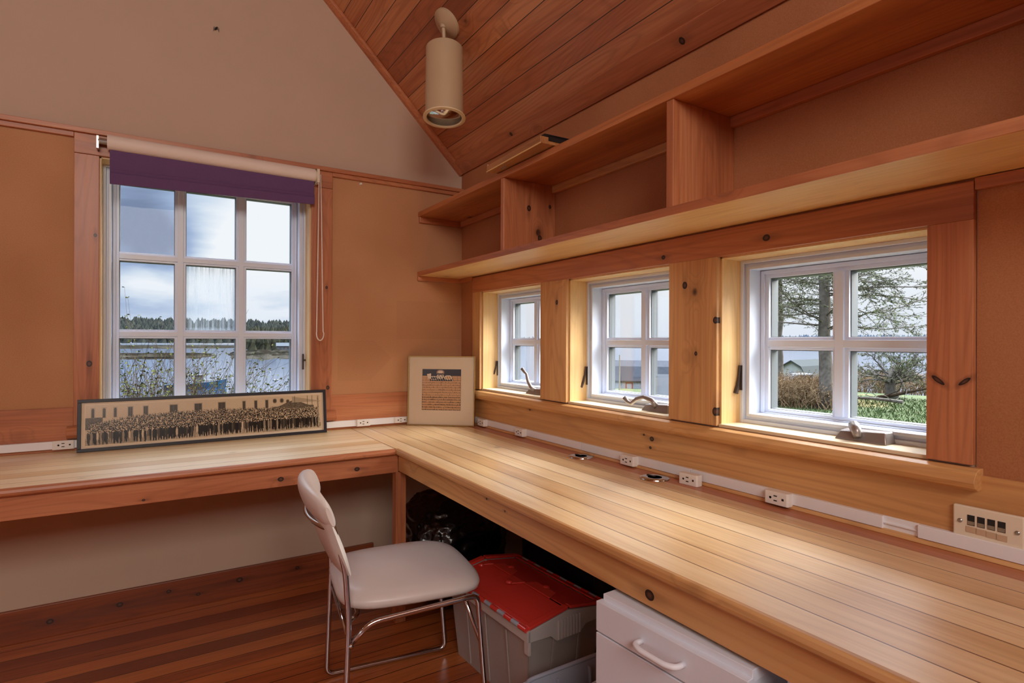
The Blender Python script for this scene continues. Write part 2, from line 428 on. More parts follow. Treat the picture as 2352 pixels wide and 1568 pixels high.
def print_plane(name, img, p0, du, dv, parent):
    """img rows run from top down; p0 lower left corner, du/dv full edge vectors; every pixel is one coloured face"""
    h, w = img.shape[:2]
    p0, du, dv = Vector(p0), Vector(du), Vector(dv)
    vs = [p0 + du * (i / w) + dv * (j / h) for j in range(h + 1) for i in range(w + 1)]
    fs = [(j*(w+1)+i, j*(w+1)+i+1, (j+1)*(w+1)+i+1, (j+1)*(w+1)+i) for j in range(h) for i in range(w)]
    me = bpy.data.meshes.new(name); me.from_pydata([tuple(v) for v in vs], [], fs)
    ca = me.color_attributes.new('ink', 'FLOAT_COLOR', 'CORNER')
    flat = np.flipud(img).reshape(-1, 3) / 255.0
    l = np.where(flat <= 0.04045, flat / 12.92, ((flat + 0.055) / 1.055) ** 2.4)
    rgba = np.ones((len(flat), 4), np.float32); rgba[:, :3] = l
    ca.data.foreach_set('color', np.repeat(rgba, 4, axis=0).ravel())
    me.materials.append(M['print']); me.update()
    o = bpy.data.objects.new(name, me); COL.objects.link(o); o.parent = parent
    return o

# ------------------------------------------------------------------ room shell
# corner of the two walls at the origin; left wall is y = 0, right wall is x = 0, the room lies at negative x and y
CZ = 2.187                      # ceiling height at the right wall, rising at 45 degrees
YB, XL, T = -5.2, -4.4, 0.2
LW = (-1.721, -0.854, 0.853, 1.986)          # left window opening x0,x1,z0,z1
RW = [(-0.827, -0.250), (-1.600, -1.021), (-2.373, -1.797)]   # right windows y0,y1
RZ0, RZ1 = 0.945, 1.479

mb = MB()
mb.box(XL - T, XL + 4.4 + T, YB - T, T, -0.12, 0)
tag(mb.build('floor', M['floor']), 'glossy reddish brown plank floor', 'floor', kind='structure')

def gable_prism(mb, x0, x1, z0, zt, y0, y1):
    """wall slab in the y plane; zt(x) top height"""
    xs = sorted({x0, x1} | ({-2.2} if x0 < -2.2 < x1 else set()))
    prof = [(x, z0) for x in (x0, x1)] + [(x, zt(x)) for x in reversed(xs)]
    return mb.prism(prof, lambda a, p, q: (p, a, q), y0, y1)
top = lambda x: (CZ - x if x > -2.2 else CZ + 4.4 + x) + 0.02
mb = MB()
gable_prism(mb, XL, LW[0], 0, top, 0, T)
gable_prism(mb, LW[1], 0.0, 0, top, 0, T)
gable_prism(mb, LW[0], LW[1], LW[3], top, 0, T)
mb.box(LW[0], LW[1], 0, T, 0, LW[2])
wl = tag(mb.build('wall_left', M['paint']), 'gable end wall with pale plaster above and below the tan panels', 'wall', kind='structure')
for x0, x1 in ((-4.4, -1.806), (-0.752, 0)):
    b = MB(); b.box(x0, x1, -0.003, 0.002, 0.929, 2.052)
    tag(b.build('fiberboard_panel', M['fiber'], wl), 'tan fibreboard wall panel')

mb = MB()
mb.box(0, T, YB, T, 0, RZ0); mb.box(0, T, YB, T, RZ1, CZ + 0.25)
ys = [YB, RW[2][0], RW[2][1], RW[1][0], RW[1][1], RW[0][0], RW[0][1], T]
for a, b_ in zip(ys[0::2], ys[1::2]): mb.box(0, T, a, b_, RZ0, RZ1)
wr = tag(mb.build('wall_right', M['paintlow']), 'long wall under the slope, pale plaster below the desk', 'wall', kind='structure')
for y0, y1, z0, z1 in ((-5.2, 0, 1.562, CZ + 0.05), (-0.163, 0, 0.92, 1.562), (-5.2, -2.463, 0.925, 1.562)):
    b = MB(); b.box(-0.004, 0.001, y0, y1, z0, z1)
    tag(b.build('fiberboard_panel', M['fiberR'], wr), 'brown fibreboard wall panel')

# unseen walls behind the camera, with openings added for the fill lamps
mb = MB()
gable_prism(mb, XL, -3.2, 0, top, YB - T, YB); gable_prism(mb, -1.2, 0, 0, top, YB - T, YB)
gable_prism(mb, -3.2, -1.2, 3.3, top, YB - T, YB); mb.box(-3.2, -1.2, YB - T, YB, 0, 2.2)
tag(mb.build('wall_back', M['paint']), 'plaster wall behind the camera with an added opening for light', 'wall', kind='structure')
mb = MB()
mb.box(XL - T, XL, YB, T, 0, 1.2); mb.box(XL - T, XL, YB, T, 2.0, CZ + 0.25)
mb.box(XL - T, XL, YB, -4.2, 1.2, 2.0); mb.box(XL - T, XL, -1.4, T, 1.2, 2.0)
tag(mb.build('wall_far', M['paint']), 'plaster wall opposite the desk with an added opening for light', 'wall', kind='structure')

mb = MB()
mb.prism([(T + .02, CZ - T - .02), (-2.2, CZ + 2.2), (-4.62, CZ - 0.22), (-4.62, CZ - 0.08), (-2.2, CZ + 2.34), (T + .02, CZ - T + .12)],
         lambda a, p, q: (p, a, q), YB - T, T)
tag(mb.build('ceiling', M['ceil']), 'sloping ceiling of reddish tongue and groove boards', 'ceiling', kind='structure')

def trim(n, mb_, mat, label, bevel=0.0015):
    return tag(mb_.build('trim_%d' % n, mat, bevel=bevel), label, 'trim', kind='structure')
# rake moulding along the gable and eave board under the slope
c45 = math.sqrt(0.5)
def on_slope(s, d, y):     # s metres up the slope from the right wall, d below the ceiling face
    return (-s * c45 - d * c45, y, CZ + s * c45 - d * c45)
b = MB()
b.prism([(0, 0), (-0.035, 0), (-0.035, 0.014), (-0.018, 0.024), (0, 0.028)], lambda a, p, q: on_slope(a, q, p), 0.0, 3.1)
trim(1, b, M['cedX'], 'thin cedar moulding where the sloping ceiling meets the gable wall')
b = MB()
b.prism([(0.0, 0), (0.085, 0), (0.085, 0.016), (0.012, 0.016), (0.0, 0.016)], lambda a, p, q: on_slope(p, q, a), YB, -0.035)
trim(2, b, M['k_eave'], 'cedar board along the foot of the sloping ceiling')
# left wall trim
b = MB(); b.box(-4.4, 0, -0.032, 0, 2.070, 2.090)
trim(3, b, M['cedX'], 'upper cedar strip under the pale gable plaster')
b = MB(); b.box(-4.4, -1.806, -0.019, 0, 2.050, 2.070); b.box(-0.752, 0, -0.019, 0, 2.050, 2.070)
trim(4, b, M['cedX'], 'lower cedar strip along the top of the tan panels')
b = MB(); b.box(-1.806, -0.752, -0.017, 0, 1.986, 2.070)
trim(5, b, M['cedX'], 'cedar head board over the big left window')
b = MB(); b.box(-1.806, -1.721, -0.015, 0, 0.853, 1.985)
trim(6, b, M['k_side1'], 'cedar side board left of the big window')
b = MB(); b.box(-0.854, -0.752, -0.015, 0, 0.853, 1.985)
trim(7, b, M['k_side2'], 'cedar side board right of the big window')
b = MB()
b.prism([(0, .800), (-.028, .800), (-.044, .806), (-.052, .818), (-.052, .832), (-.044, .846), (-.028, .853), (0, .853)],
        lambda a, p, q: (a, p, q), -1.826, -0.735)
trim(8, b, M['cedX'], 'rounded cedar sill board under the big left window')
b = MB(); b.box(-4.4, -1.806, -0.012, 0, 0.75, 0.929); b.box(-1.806, -0.752, -0.012, 0, 0.75, 0.84); b.box(-0.752, 0, -0.012, 0, 0.75, 0.929)
trim(9, b, M['cedX'], 'wide cedar splash board above the left desk run')
# right wall trim
b = MB(); b.box(-0.018, 0, -2.461, -0.163, 1.479, 1.562)
trim(10, b, M['k_head'], 'long cedar header board over the three small windows')
names = ['narrow pine board left of the first small window', 'pine post board between first and second small windows',
         'knotty pine post board between second and third small windows', 'cedar side board right of the third small window']
ed = [(-0.250, -0.163), (-1.021, -0.827), (-1.797, -1.600), (-2.461, -2.373)]
for i, (a, c) in enumerate(ed):
    b = MB(); b.box(-0.018, 0, a, c, 0.945, 1.479)
    trim(11 + i, b, [M['pineZ'], M['k_post1'], M['k_post2'], M['k_side3']][i], names[i])
b = MB()
b.prism([(0, .940), (-.020, .940), (-.036, .935), (-.048, .922), (-.050, .912), (-.044, .900), (-.030, .893), (0, .893)],
        lambda a, p, q: (p, a, q), -2.475, -0.02)
trim(15, b, M['pineY'], 'rounded pine sill nosing under the three small windows')
b = MB(); b.box(-0.012, 0, YB, 0, 0.75, 0.925)
trim(16, b, M['k_splash'], 'wide pine splash board above the right desk run')
b = MB(); b.box(-0.02, 0, YB, -2.463, 1.541, 1.567)
trim(17, b, M['cedY'], 'cedar strip under the lower shelf right of the windows')
b = MB(); b.prism([(0, .75), (-.018, .75), (-.014, .759), (0, .763)], lambda a, p, q: (p - .012, a, q), YB, -0.012)
trim(18, b, M['pineY'], 'thin quarter round strip behind the right desk run')
# baseboards
b = MB(); b.box(-4.4, -0.53, -0.018, 0, 0, 0.132); b.box(-0.53, 0, -0.018, 0, 0, 0.099)
tag(b.build('baseboard_left', M['base'], bevel=0.002), 'dark cedar baseboard under the left desk run', 'baseboard', kind='structure')
b = MB(); b.box(-0.018, 0, YB, -0.018, 0, 0.12)
tag(b.build('baseboard_right', M['base'], bevel=0.002), 'dark baseboard under the right desk run', 'baseboard', kind='structure')

# ------------------------------------------------------------------ windows
def make_window(n, side, u0, u1, z0, z1, cols, rows, label, foggy=None, crank=None, levers=()):
    """u along the wall, d outward from the inner wall face"""
    TF = (lambda u, d, z: (d, u, z)) if side == 'R' else (lambda u, d, z: (u, d, z))
    w = empty('window_%d' % n, TF((u0 + u1) / 2, 0, z0), label=label, cat='window', kind='structure')
    off = Vector(w.location)
    def bx(mb_, a, b_, c, d, e, f):
        p, q = TF(a, c, e), TF(b_, d, f)
        mb_.box(p[0], q[0], p[1], q[1], p[2], q[2])
    def part(mb_, name, mat, **k):
        mb_.v = [tuple(Vector(p) - off) for p in mb_.v]
        return mb_.build(name, mat, w, **k)
    def ringbox(mb_, i0, i1, d0, d1, bot0=None, bot1=None):
        a0, a1, c0, c1 = u0 + i0, u1 - i0, u0 + i1, u1 - i1
        e0, e1 = z0 + (i0 if bot0 is None else bot0), z1 - i0
        f0, f1 = z0 + (i1 if bot1 is None else bot1), z1 - i1
        bx(mb_, a0, c0, d0, d1, e0, e1); bx(mb_, c1, a1, d0, d1, e0, e1)
        bx(mb_, c0, c1, d0, d1, f1, e1); bx(mb_, c0, c1, d0, d1, e0, f0)
    jb = MB(); t = 0.012
    e = 0.006
    bx(jb, u0, u0 + e, 0.0, .092, z0, z1); bx(jb, u1 - e, u1, 0.0, .092, z0, z1)
    bx(jb, u0, u1, 0.0, .092, z1 - e, z1)
    part(jb, 'jamb', M['jambX'])
    sl_ = MB(); bx(sl_, u0, u1, -.006, .092, z0 - .004, z0 + e); part(sl_, 'inner_sill', M['sill'], bevel=.001)
    fr = MB()
    ringbox(fr, 0.006, 0.017, .090, .20); ringbox(fr, 0.017, 0.026, .103, .20); ringbox(fr, 0.026, 0.036, .097, .20, 0.026, 0.036)
    part(fr, 'window_frame', M['white'], bevel=0.0012)
    sa = MB(); gi, gb = 0.062, 0.050
    ringbox(sa, 0.038, gi - 0.012, .152, .20, 0.036, gb - 0.010)
    ringbox(sa, gi - 0.012, gi, .160, .195, gb - 0.010, gb)
    g0, g1, h0, h1 = u0 + gi, u1 - gi, z0 + gb, z1 - gi
    mw, mh = 0.046, 0.040
    pw = (g1 - g0 - (cols - 1) * mw) / cols; ph = (h1 - h0 - (rows - 1) * mh) / rows
    for i in range(1, cols):
        c = g0 + i * pw + (i - 0.5) * mw
        bx(sa, c - .012, c + .012, .153, .20, h0, h1); bx(sa, c - mw/2, c + mw/2, .162, .195, h0, h1)
    for j in range(1, rows):
        c = h0 + j * ph + (j - 0.5) * mh
        bx(sa, g0, g1, .1535, .20, c - .011, c + .011); bx(sa, g0, g1, .1625, .195, c - mh/2, c + mh/2)
    part(sa, 'sash', M['white'], bevel=0.001)
    gs = MB()
    for i in range(cols):
        for j in range(rows):
            a, c = g0 + i * (pw + mw), h0 + j * (ph + mh)
            for (ua, ub, za, zb) in ((a - .003, a + .0025, c, c + ph), (a + pw - .0025, a + pw + .003, c, c + ph), (a, a + pw, c - .003, c + .0015), (a, a + pw, c + ph - .0025, c + ph + .003)):
                bx(gs, ua, ub, .172, .206, za, zb)
    part(gs, 'glazing_spacer', M['spacer'])
    pn = MB()
    for i in range(cols):
        for j in range(rows):
            a, c = g0 + i * (pw + mw), h0 + j * (ph + mh)
            if foggy == (i, j):
                f = MB(); bx(f, a - .004, a + pw + .004, .176, .180, c - .004, c + ph + .004)
                tag(part(f, 'pane', M['fogglass']), 'fogged and streaked pane')
                o_ = w.children[-1]
            else:
                bx(pn, a - .004, a + pw + .004, .176, .180, c - .004, c + ph + .004)
    part(pn, 'pane', M['glass'])
    lv = MB()
    for (u, z, flip, mode) in levers:
        sl = MB()
        bx(sl, u - .004, u + .004, .086, .093, z - .05, z + .03)
        if mode == 'T':
            bx(sl, u - .002, u + .022, .080, .086, z - .006, z + .002)
            part(sl, 'lock_lever', M['lever'])
        else:
            pts = [(u, .082, z + .03), (u + .001, .078, z - .005), (u + flip * .4, .072, z - .035), (u + flip, .064, z - .06)]
            sl.tube([TF(*p) for p in pts], [.004, .004, .006, .0085], 8)
            part(sl, 'lock_lever', M['lever'], smooth=True)
    if crank:
        cu, style = crank
        cr = MB()
        # wedge shaped operator housing on the frame bottom, long towards lower u
        L0, L1 = cu + .045, cu - .085
        zb = z0 + .006
        b4 = [TF(L0, .040, zb), TF(L0, .092, zb), TF(L1, .092, zb), TF(L1, .040, zb)]
        t4 = [TF(L0 - .006, .058, zb + .022), TF(L0 - .006, .092, zb + .026), TF(L1 + .008, .092, zb + .030), TF(L1 + .008, .050, zb + .030)]
        cr.hexa(b4, t4)
        hs = part(cr, 'crank', M['bronze'], bevel=0.003, smooth=True)
        am = MB()
        hub = [(cu, .062, zb + .020), (cu, .052, zb + .036)]
        if style == 'folded':
            am.tube([TF(cu + .004, .075, zb + .02), TF(cu + .004, .060, zb + .040)], [.014, .013], 12)
            am.tube([TF(cu + .006, .060, zb + .042), TF(cu - .008, .048, zb + .030), TF(cu - .016, .040, zb + .012)], [.012, .013, .009], 10)
        elif style == 'low':
            am.tube([TF(*p) for p in [(cu - .02, .055, zb + .018), (cu + .000, .052, zb + .040), (cu + .035, .045, zb + .050), (cu + .065, .036, zb + .040),
                    (cu + .085, .028, zb + .022), (cu + .100, .024, zb + .028), (cu + .114, .020, zb + .044)]], [.011, .010, .0085, .008, .007, .0075, .0085], 10)
        else:
            am.tube([TF(*p) for p in [(cu - .01, .060, zb + .018), (cu + .012, .052, zb + .030), (cu + .030, .046, zb + .062), (cu + .038, .042, zb + .098),
                    (cu + .050, .040, zb + .104), (cu + .068, .036, zb + .122)]], [.011, .010, .008, .0065, .007, .009], 10)
        am.v = [tuple(Vector(p) - off) for p in am.v]
        am.build('crank_arm', M['bronze'], hs, smooth='all')
    return w

make_window(1, 'L', *LW, 3, 3, 'big nine pane white casement window under the purple shade', foggy=(1, 1), levers=((LW[1] - .018, 1.11, 0, 'T'),))
make_window(2, 'R', RW[0][0], RW[0][1], RZ0, RZ1, 2, 2, 'small white window nearest the corner, crank arm standing up', crank=(-0.66, 'up'), levers=((RW[0][1] - .012, 1.07, .02, 'S'),))
make_window(3, 'R', RW[1][0], RW[1][1], RZ0, RZ1, 2, 2, 'middle small white window, crank arm lying to the left', crank=(-1.455, 'low'), levers=((RW[1][1] - .012, 1.07, .012, 'S'),))
make_window(4, 'R', RW[2][0], RW[2][1], RZ0, RZ1, 2, 2, 'third small white window with the trees outside, crank folded flat', crank=(-2.178, 'folded'), levers=((RW[2][1] - .012, 1.105, .002, 'S'),))

# ------------------------------------------------------------------ corner desk
desk = empty('corner_desk', (-0.65, -0.67, 0), label='L-shaped plank desk running along both walls', cat='desk')
def dpart(mb_, name, mat, **k):
    mb_.v = [(p[0] + .65, p[1] + .67, p[2]) for p in mb_.v]
    return mb_.build(name, mat, desk, **k)
nose = [(0, .75), (0, .726)]
def nosing(front, back, mirror=1):
    # profile (offset, z) from front edge to back
    f = front; s = 1 if back > front else -1
    return [(back, .726), (f + s*.006, .726), (f + s*.001, .731), (f, .738), (f + s*.002, .746), (f + s*.009, .750), (back, .750)]
b = MB(); b.prism(nosing(-.676, -.6555), lambda a, p, q: (a, p, q), -4.2, -.6555)
tag(dpart(b, 'front_edge', M['cedX']), 'reddish nosing of the left run')
b = MB(); b.prism(nosing(-.655, -.637), lambda a, p, q: (p, a, q), -4.6, -.6555)
tag(dpart(b, 'front_edge', M['apron']), 'golden nosing of the right run')
b = MB(); b.box(-4.2, -.6555, -.6554, -.013, .726, .750)
tag(dpart(b, 'desktop', M['topX']), 'pale plank top of the left run')
b = MB(); b.box(-.6369, -.0955, -4.6, -.013, .726, .750); b.box(-.655, -.6369, -.6554, -.013, .726, .750)
tag(dpart(b, 'desktop', M['topY']), 'honey plank top of the right run')
b = MB(); b.box(-.095, -.013, -4.6, -.013, .726, .7497)
tag(dpart(b, 'rear_strip', M['cedY']), 'reddish back board of the right run, wall reflection in its colour')  # back plank's own tone, deepened by a painted-in reflection of the wall
b = MB(); b.box(-4.2, -.636, -.655, -.635, .648, .726)
tag(dpart(b, 'apron', M['k_aprL'], bevel=.0015), 'cedar apron of the left run')
b = MB(); b.box(-.636, -.615, -4.6, -.657, .654, .726)
tag(dpart(b, 'apron', M['k_aprR'], bevel=.0015), 'honey pine apron of the right run')
b = MB(); b.box(-.646, -.600, -.655, -.612, 0, .648)
dpart(b, 'corner_post', M['cedZ'], bevel=.002)
# cable grommets
for i, (gx, gy) in enumerate(((-0.078, -1.20), (-0.088, -1.605))):
    g = empty('cable_grommet', (gx, gy, .750), label=('round chrome cable grommet in the desk, the one nearer the corner',
              'round chrome cable grommet in the desk, beside the loose outlet block')[i], cat='grommet', group='chrome cable grommets in the desk')
    r = MB(); r.lathe([(.024, .0005), (.024, .004), (.042, .005), (.049, .003), (.050, .0004)], 32)
    r.build('rim', M['chrome'], g, smooth=True)
    c = MB(); c.lathe([(.0, .0008), (.0235, .0008)], 24); c.box(-.004, .004, .0, .034, .0045, .0065)
    c.build('cover', M['slot'], g)

# ------------------------------------------------------------------ power raceways
def outlet_block(parent, pos, ang, mats, L=.072, H=.034, D=.026, label=None):
    """block with its face to local -y, length along local x"""
    o = empty('outlet', pos); o.rotation_euler = ang; o.parent = parent
    body = MB(); body.prism([(-L/2, 0), (-L/2, -D*.8), (-L/2 + .004, -D), (L/2 - .004, -D), (L/2, -D*.8), (L/2, 0)], lambda a, p, q: (p, q, a), -H/2, H/2)
    body.build('housing', mats, o, bevel=.001)
    s = MB()
    s.box(-.006, .004, -D - .0006, -D + .001, .005, .008); s.box(-.006, .004, -D - .0006, -D + .001, -.008, -.005)
    s.lathe([(0, 0), (.0035, 0)], 10, Matrix.Translation((-.016, -D - .0005, 0)) @ Matrix.Rotation(PI/2, 4, 'X'))
    s.box(.018, .024, -D - .0006, -D + .001, -.003, .003)
    s.build('socket', M['slot'], o)
    if label: o['label'] = label
    return o
rl = empty('power_raceway', (-1.3, -.012, .763), label='white power raceway along the left wall, passing behind the panorama', cat='raceway', group='white power raceways')
b = MB(); b.box(-1.2 - 1.7, 1.24, -.016, 0, 0, .032)
b.build('channel', M['racew'], rl, bevel=.0015)
for x, H in ((-1.836, .036), (-.592, .036), (-.385, .030)):
    outlet_block(rl, (x + 1.3, -.012, .016), (0, 0, 0), M['outlet'], H=H, D=.010)
rr = empty('power_raceway', (-.012, -1.3, .761), label='white power raceway along the right wall below the small windows', cat='raceway', group='white power raceways')
b = MB()
for y0, y1 in ((1.27, .166), (.163, -.40), (-.403, -.985), (-1.06, -2.6)):
    b.box(-.014, 0, y1, y0, 0, .030)
b.box(-.006, 0, -1.06, -.985, 0, .030); b.box(-.010, 0, -1.06, -.985, .012, .016)
b.build('channel', M['racew'], rr, bevel=.001)
for y, dz, dx, rot, lab in ((-.315, .014, -.010, 0, None), (-.69, .014, -.010, 0, None), (-1.425, .012, -.010, 0, None),
                       (-1.725, -.001 + .008, -.030, .06, 'outlet block hanging loose'), (-2.02, .013, -.010, 0, None)):
    outlet_block(rr, (dx, y + 1.3, dz), (0, 0, -PI/2 + rot), M['outlet'], H=.036, D=.026, label=lab)
# phone jack plate
pp = empty('phone_jack_plate', (-.012, -2.488, .822), label='cream wall plate with four phone jacks and taped tags', cat='wall plate')
b = MB(); b.box(-.010, 0, -.061, .061, -.034, .034); b.build('plate', M['cream'], pp, bevel=.003)
for i in range(4):
    b = MB(); y = .028 - i * .0175
    b.box(-.0108, -.009, y - .0065, y + .0065, -.006, .016); j = b.build('jack', M['slot'], pp)
    b = MB(); b.box(-.0112, -.0104, y - .006, y + .006, -.005, .003); b.build('contact', M['steel'], j)
    b = MB(); b.box(-.0113, -.0100, y - .0095, y + .0085, -.021 - i*.0008, -.009 - i*.0008); tag(b.build('tape_tag', M['brnside'], pp), 'brown tape tag')
for y in (.048, -.050):
    b = MB(); b.lathe([(.0, .0125), (.003, .0125), (.0045, .011), (.0045, .009)], 14, Matrix.Rotation(-PI/2, 4, 'Y') @ Matrix.Translation((0, y, 0)))
    b.build('screw', M['steel'], pp, smooth=True)

# ------------------------------------------------------------------ wall shelf
sh = empty('wall_shelf', (0, -1.8, 1.569), label='long two board wall shelf above the small windows', cat='shelf')
def spart(x0, x1, y0, y1, z0, z1, name, mat, bevel=.002, label=None):
    b = MB(); b.box(x0, x1, y0 + 1.8, y1 + 1.8, z0 - 1.569, z1 - 1.569)
    o = b.build(name, mat, sh, bevel=bevel)
    if label: o['label'] = label
    return o
SF = -.278
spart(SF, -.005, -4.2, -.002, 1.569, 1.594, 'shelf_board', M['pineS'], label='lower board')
spart(SF - .003, SF, -4.2, -.002, 1.569, 1.594, 'front_edge', M['cedY'], bevel=.0008, label='reddish front edge of the lower board')
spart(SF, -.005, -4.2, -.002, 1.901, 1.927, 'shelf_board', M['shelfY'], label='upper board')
for y in (-.921, -1.848, -2.85):
    spart(-.274, -.005, y, y + .026, 1.594, 1.901, 'divider', M['k_div'] if y > -1 else M['cedZ'])
for y0, y1, m in ((-.895, -.02, M['cedY']), (-1.822, -.921, M['pineY']), (-2.824, -1.848, M['cedY'])):
    spart(-.024, -.005, y0, y1, 1.869, 1.901, 'cleat', m)
spart(-.274, -.024, -.021, -.004, 1.868, 1.901, 'cleat', M['cedX'])
spart(-.282, -.005, -.021, -.004, 1.544, 1.569, 'cleat', M['cedX'])
spart(-.022, -.005, -.163, -.021, 1.544, 1.569, 'cleat', M['cedY'])

# framed panel lying on top of the shelf, its back edge to the wall
fp = empty('picture_frame', (-.205, -1.074, 1.929), R(-2), label='wooden picture frame lying face up on top of the wall shelf', cat='picture frame')
b = MB(); b.box(-.125, .135, -.210, .210, .002, .028); b.build('frame', M['darkwood'], fp, bevel=.001)
b = MB(); b.box(-.1265, -.123, -.211, .211, .0, .004); tag(b.build('edge_strip', M['brass'], fp), 'bright brass edge')
b = MB(); b.box(-.09, .135, -.215, -.2105, .014, .034); b.box(-.11, .135, -.215, -.18, .0285, .036); tag(b.build('corner_guard', M['blackbox'], fp), 'black edge guard')
b = MB(); hp = [(-.108, .11 - .012*math.cos(k*.9) - k*.0016, -.002 - .008*abs(math.sin(k*.9))) for k in range(16)]
b.tube(hp, .0012, 5); b.build('hanging_wire', M['steel'], fp)

# ------------------------------------------------------------------ roller blind
bl = empty('roller_blind', (-1.27, -.05, 2.035), label='purple roller shade pulled a little way down the big window', cat='window shade')
Mx = Matrix.Rotation(PI/2, 4, 'Y')
tilt = R(0.45)
Mt = Matrix.Rotation(tilt, 4, 'Y')
b = MB(); b.lathe([(.0, -.421), (.031, -.421), (.031, .421), (0, .421)], 28, Mt @ Mx)
tag(b.build('roll', M['blindw'], bl, smooth=True), 'white rolled backing')
b = MB()
def fab(x, z, y): return (x, y, z)
zL, zR = -.170, -.148
b.hexa([(-.413, -.002, zL + .05), (.418, -.002, zR + .05), (.418, .001, zR + .05), (-.413, .001, zL + .05)],
       [(-.413, -.002, -.005), (.418, -.002, -.010), (.418, .001, -.010), (-.413, .001, -.005)])
b.build('shade_cloth', M['purple'], bl)
b = MB()
b.hexa([(-.413, -.003, zL), (.420, -.003, zR), (.420, .004, zR), (-.413, .004, zL)],
       [(-.413, -.010, zL + .046), (.420, -.010, zR + .034), (.420, .003, zR + .034), (-.413, .003, zL + .046)])
b.hexa([(-.413, -.0035, zL + .046), (.420, -.0035, zR + .034), (.420, .003, zR + .034), (-.413, .003, zL + .046)],
       [(-.413, -.006, zL + .062), (.420, -.006, zR + .050), (.420, .003, zR + .050), (-.413, .003, zL + .062)])
b.build('hem_bar', M['purple'], bl, bevel=.0015)
b = MB(); b.box(-.458, -.450, -.012, .032, -.03, .022); b.tube([(-.452, 0, .004), (-.42, 0, .004)], .013, 12)
tag(b.build('bracket', M['steel'], bl), 'steel end bracket')
b = MB(); b.box(.428, .440, -.028, .032, -.042, .024); b.tube([(.42, 0, -.006), (.430, 0, -.006)], .026, 16)
tag(b.build('bracket', M['cream'], bl), 'white chain bracket')
b = MB()
loop = [(.438, -.02, 0)] + [(.438 + .001 - .010*t, -.02, -.78*t) for t in (.25, .5, .75, 1)]
loop += [(.430 + .016 - .018*math.cos(a), -.02, -.79 - .035*math.sin(a)) for a in [PI*k/10 for k in range(0, 11)]]
loop += [(.447 + .013*t, -.02, -.78*t) for t in (1, .75, .5, .25)] + [(.446, -.02, 0)]
b.tube(loop, .0028, 6); b.build('bead_chain', M['blindw'], bl, smooth='all')

# ------------------------------------------------------------------ pendant lamp
cc = Vector((-.428, -.690, CZ + .428))
nrm = Vector((-c45, 0, -c45))
lamp = empty('pendant_lamp', cc, label='beige cylinder pendant lamp hanging from the sloping ceiling', cat='lamp')
zax = nrm; xax = Vector((0, 1, 0)); yax = zax.cross(xax)
Mc = Matrix(((xax.x, yax.x, zax.x, 0), (xax.y, yax.y, zax.y, 0), (xax.z, yax.z, zax.z, 0), (0, 0, 0, 1)))
b = MB(); b.lathe([(.066, 0), (.066, .011), (.060, .016), (.022, .030), (.020, .031), (0, .031)], 40, Mc)
b.build('canopy', M['lamp'], lamp, smooth=True)
dx = Vector((-.046, -.10, -1)).normalized()           # lamp axis, slightly out of plumb
p_top = Vector((-.434, -.672, 2.508)) - cc
sw = nrm * .03
b = MB(); b.lathe([(0, -.012), (.012, -.008), (.015, 0), (.012, .008), (0, .012)], 16, Matrix.Translation(sw))
b.tube([sw, sw + Vector((.002, 0, -.02)), p_top], .0085, 12); b.build('stem', M['lamp'], lamp, smooth=True)
za = dx; xa = za.orthogonal().normalized(); ya = za.cross(xa)
Ml = Matrix.Translation(p_top) @ Matrix(((xa.x, ya.x, za.x, 0), (xa.y, ya.y, za.y, 0), (xa.z, ya.z, za.z, 0), (0, 0, 0, 1)))
b = MB(); b.lathe([(0, 0), (.078, 0), (.082, .004), (.083, .318), (.081, .318), (.080, .01), (0, .01)], 48, Ml)
b.build('shade', M['lamp'], lamp, smooth=True)
b = MB(); b.lathe([(.0775, .316), (.083, .316), (.0925, .320), (.0930, .325), (.079, .327), (.0755, .322)], 48, Ml, closed=True)
tag(b.build('rim', M['lamprim'], lamp, smooth=True), 'cream rim')
b = MB(); b.lathe([(.078, .321), (.074, .27), (.062, .20), (.045, .15), (.0, .14)], 48, Ml)
tag(b.build('reflector', M['chrome'], lamp, smooth='all'), 'mirrored inner reflector')

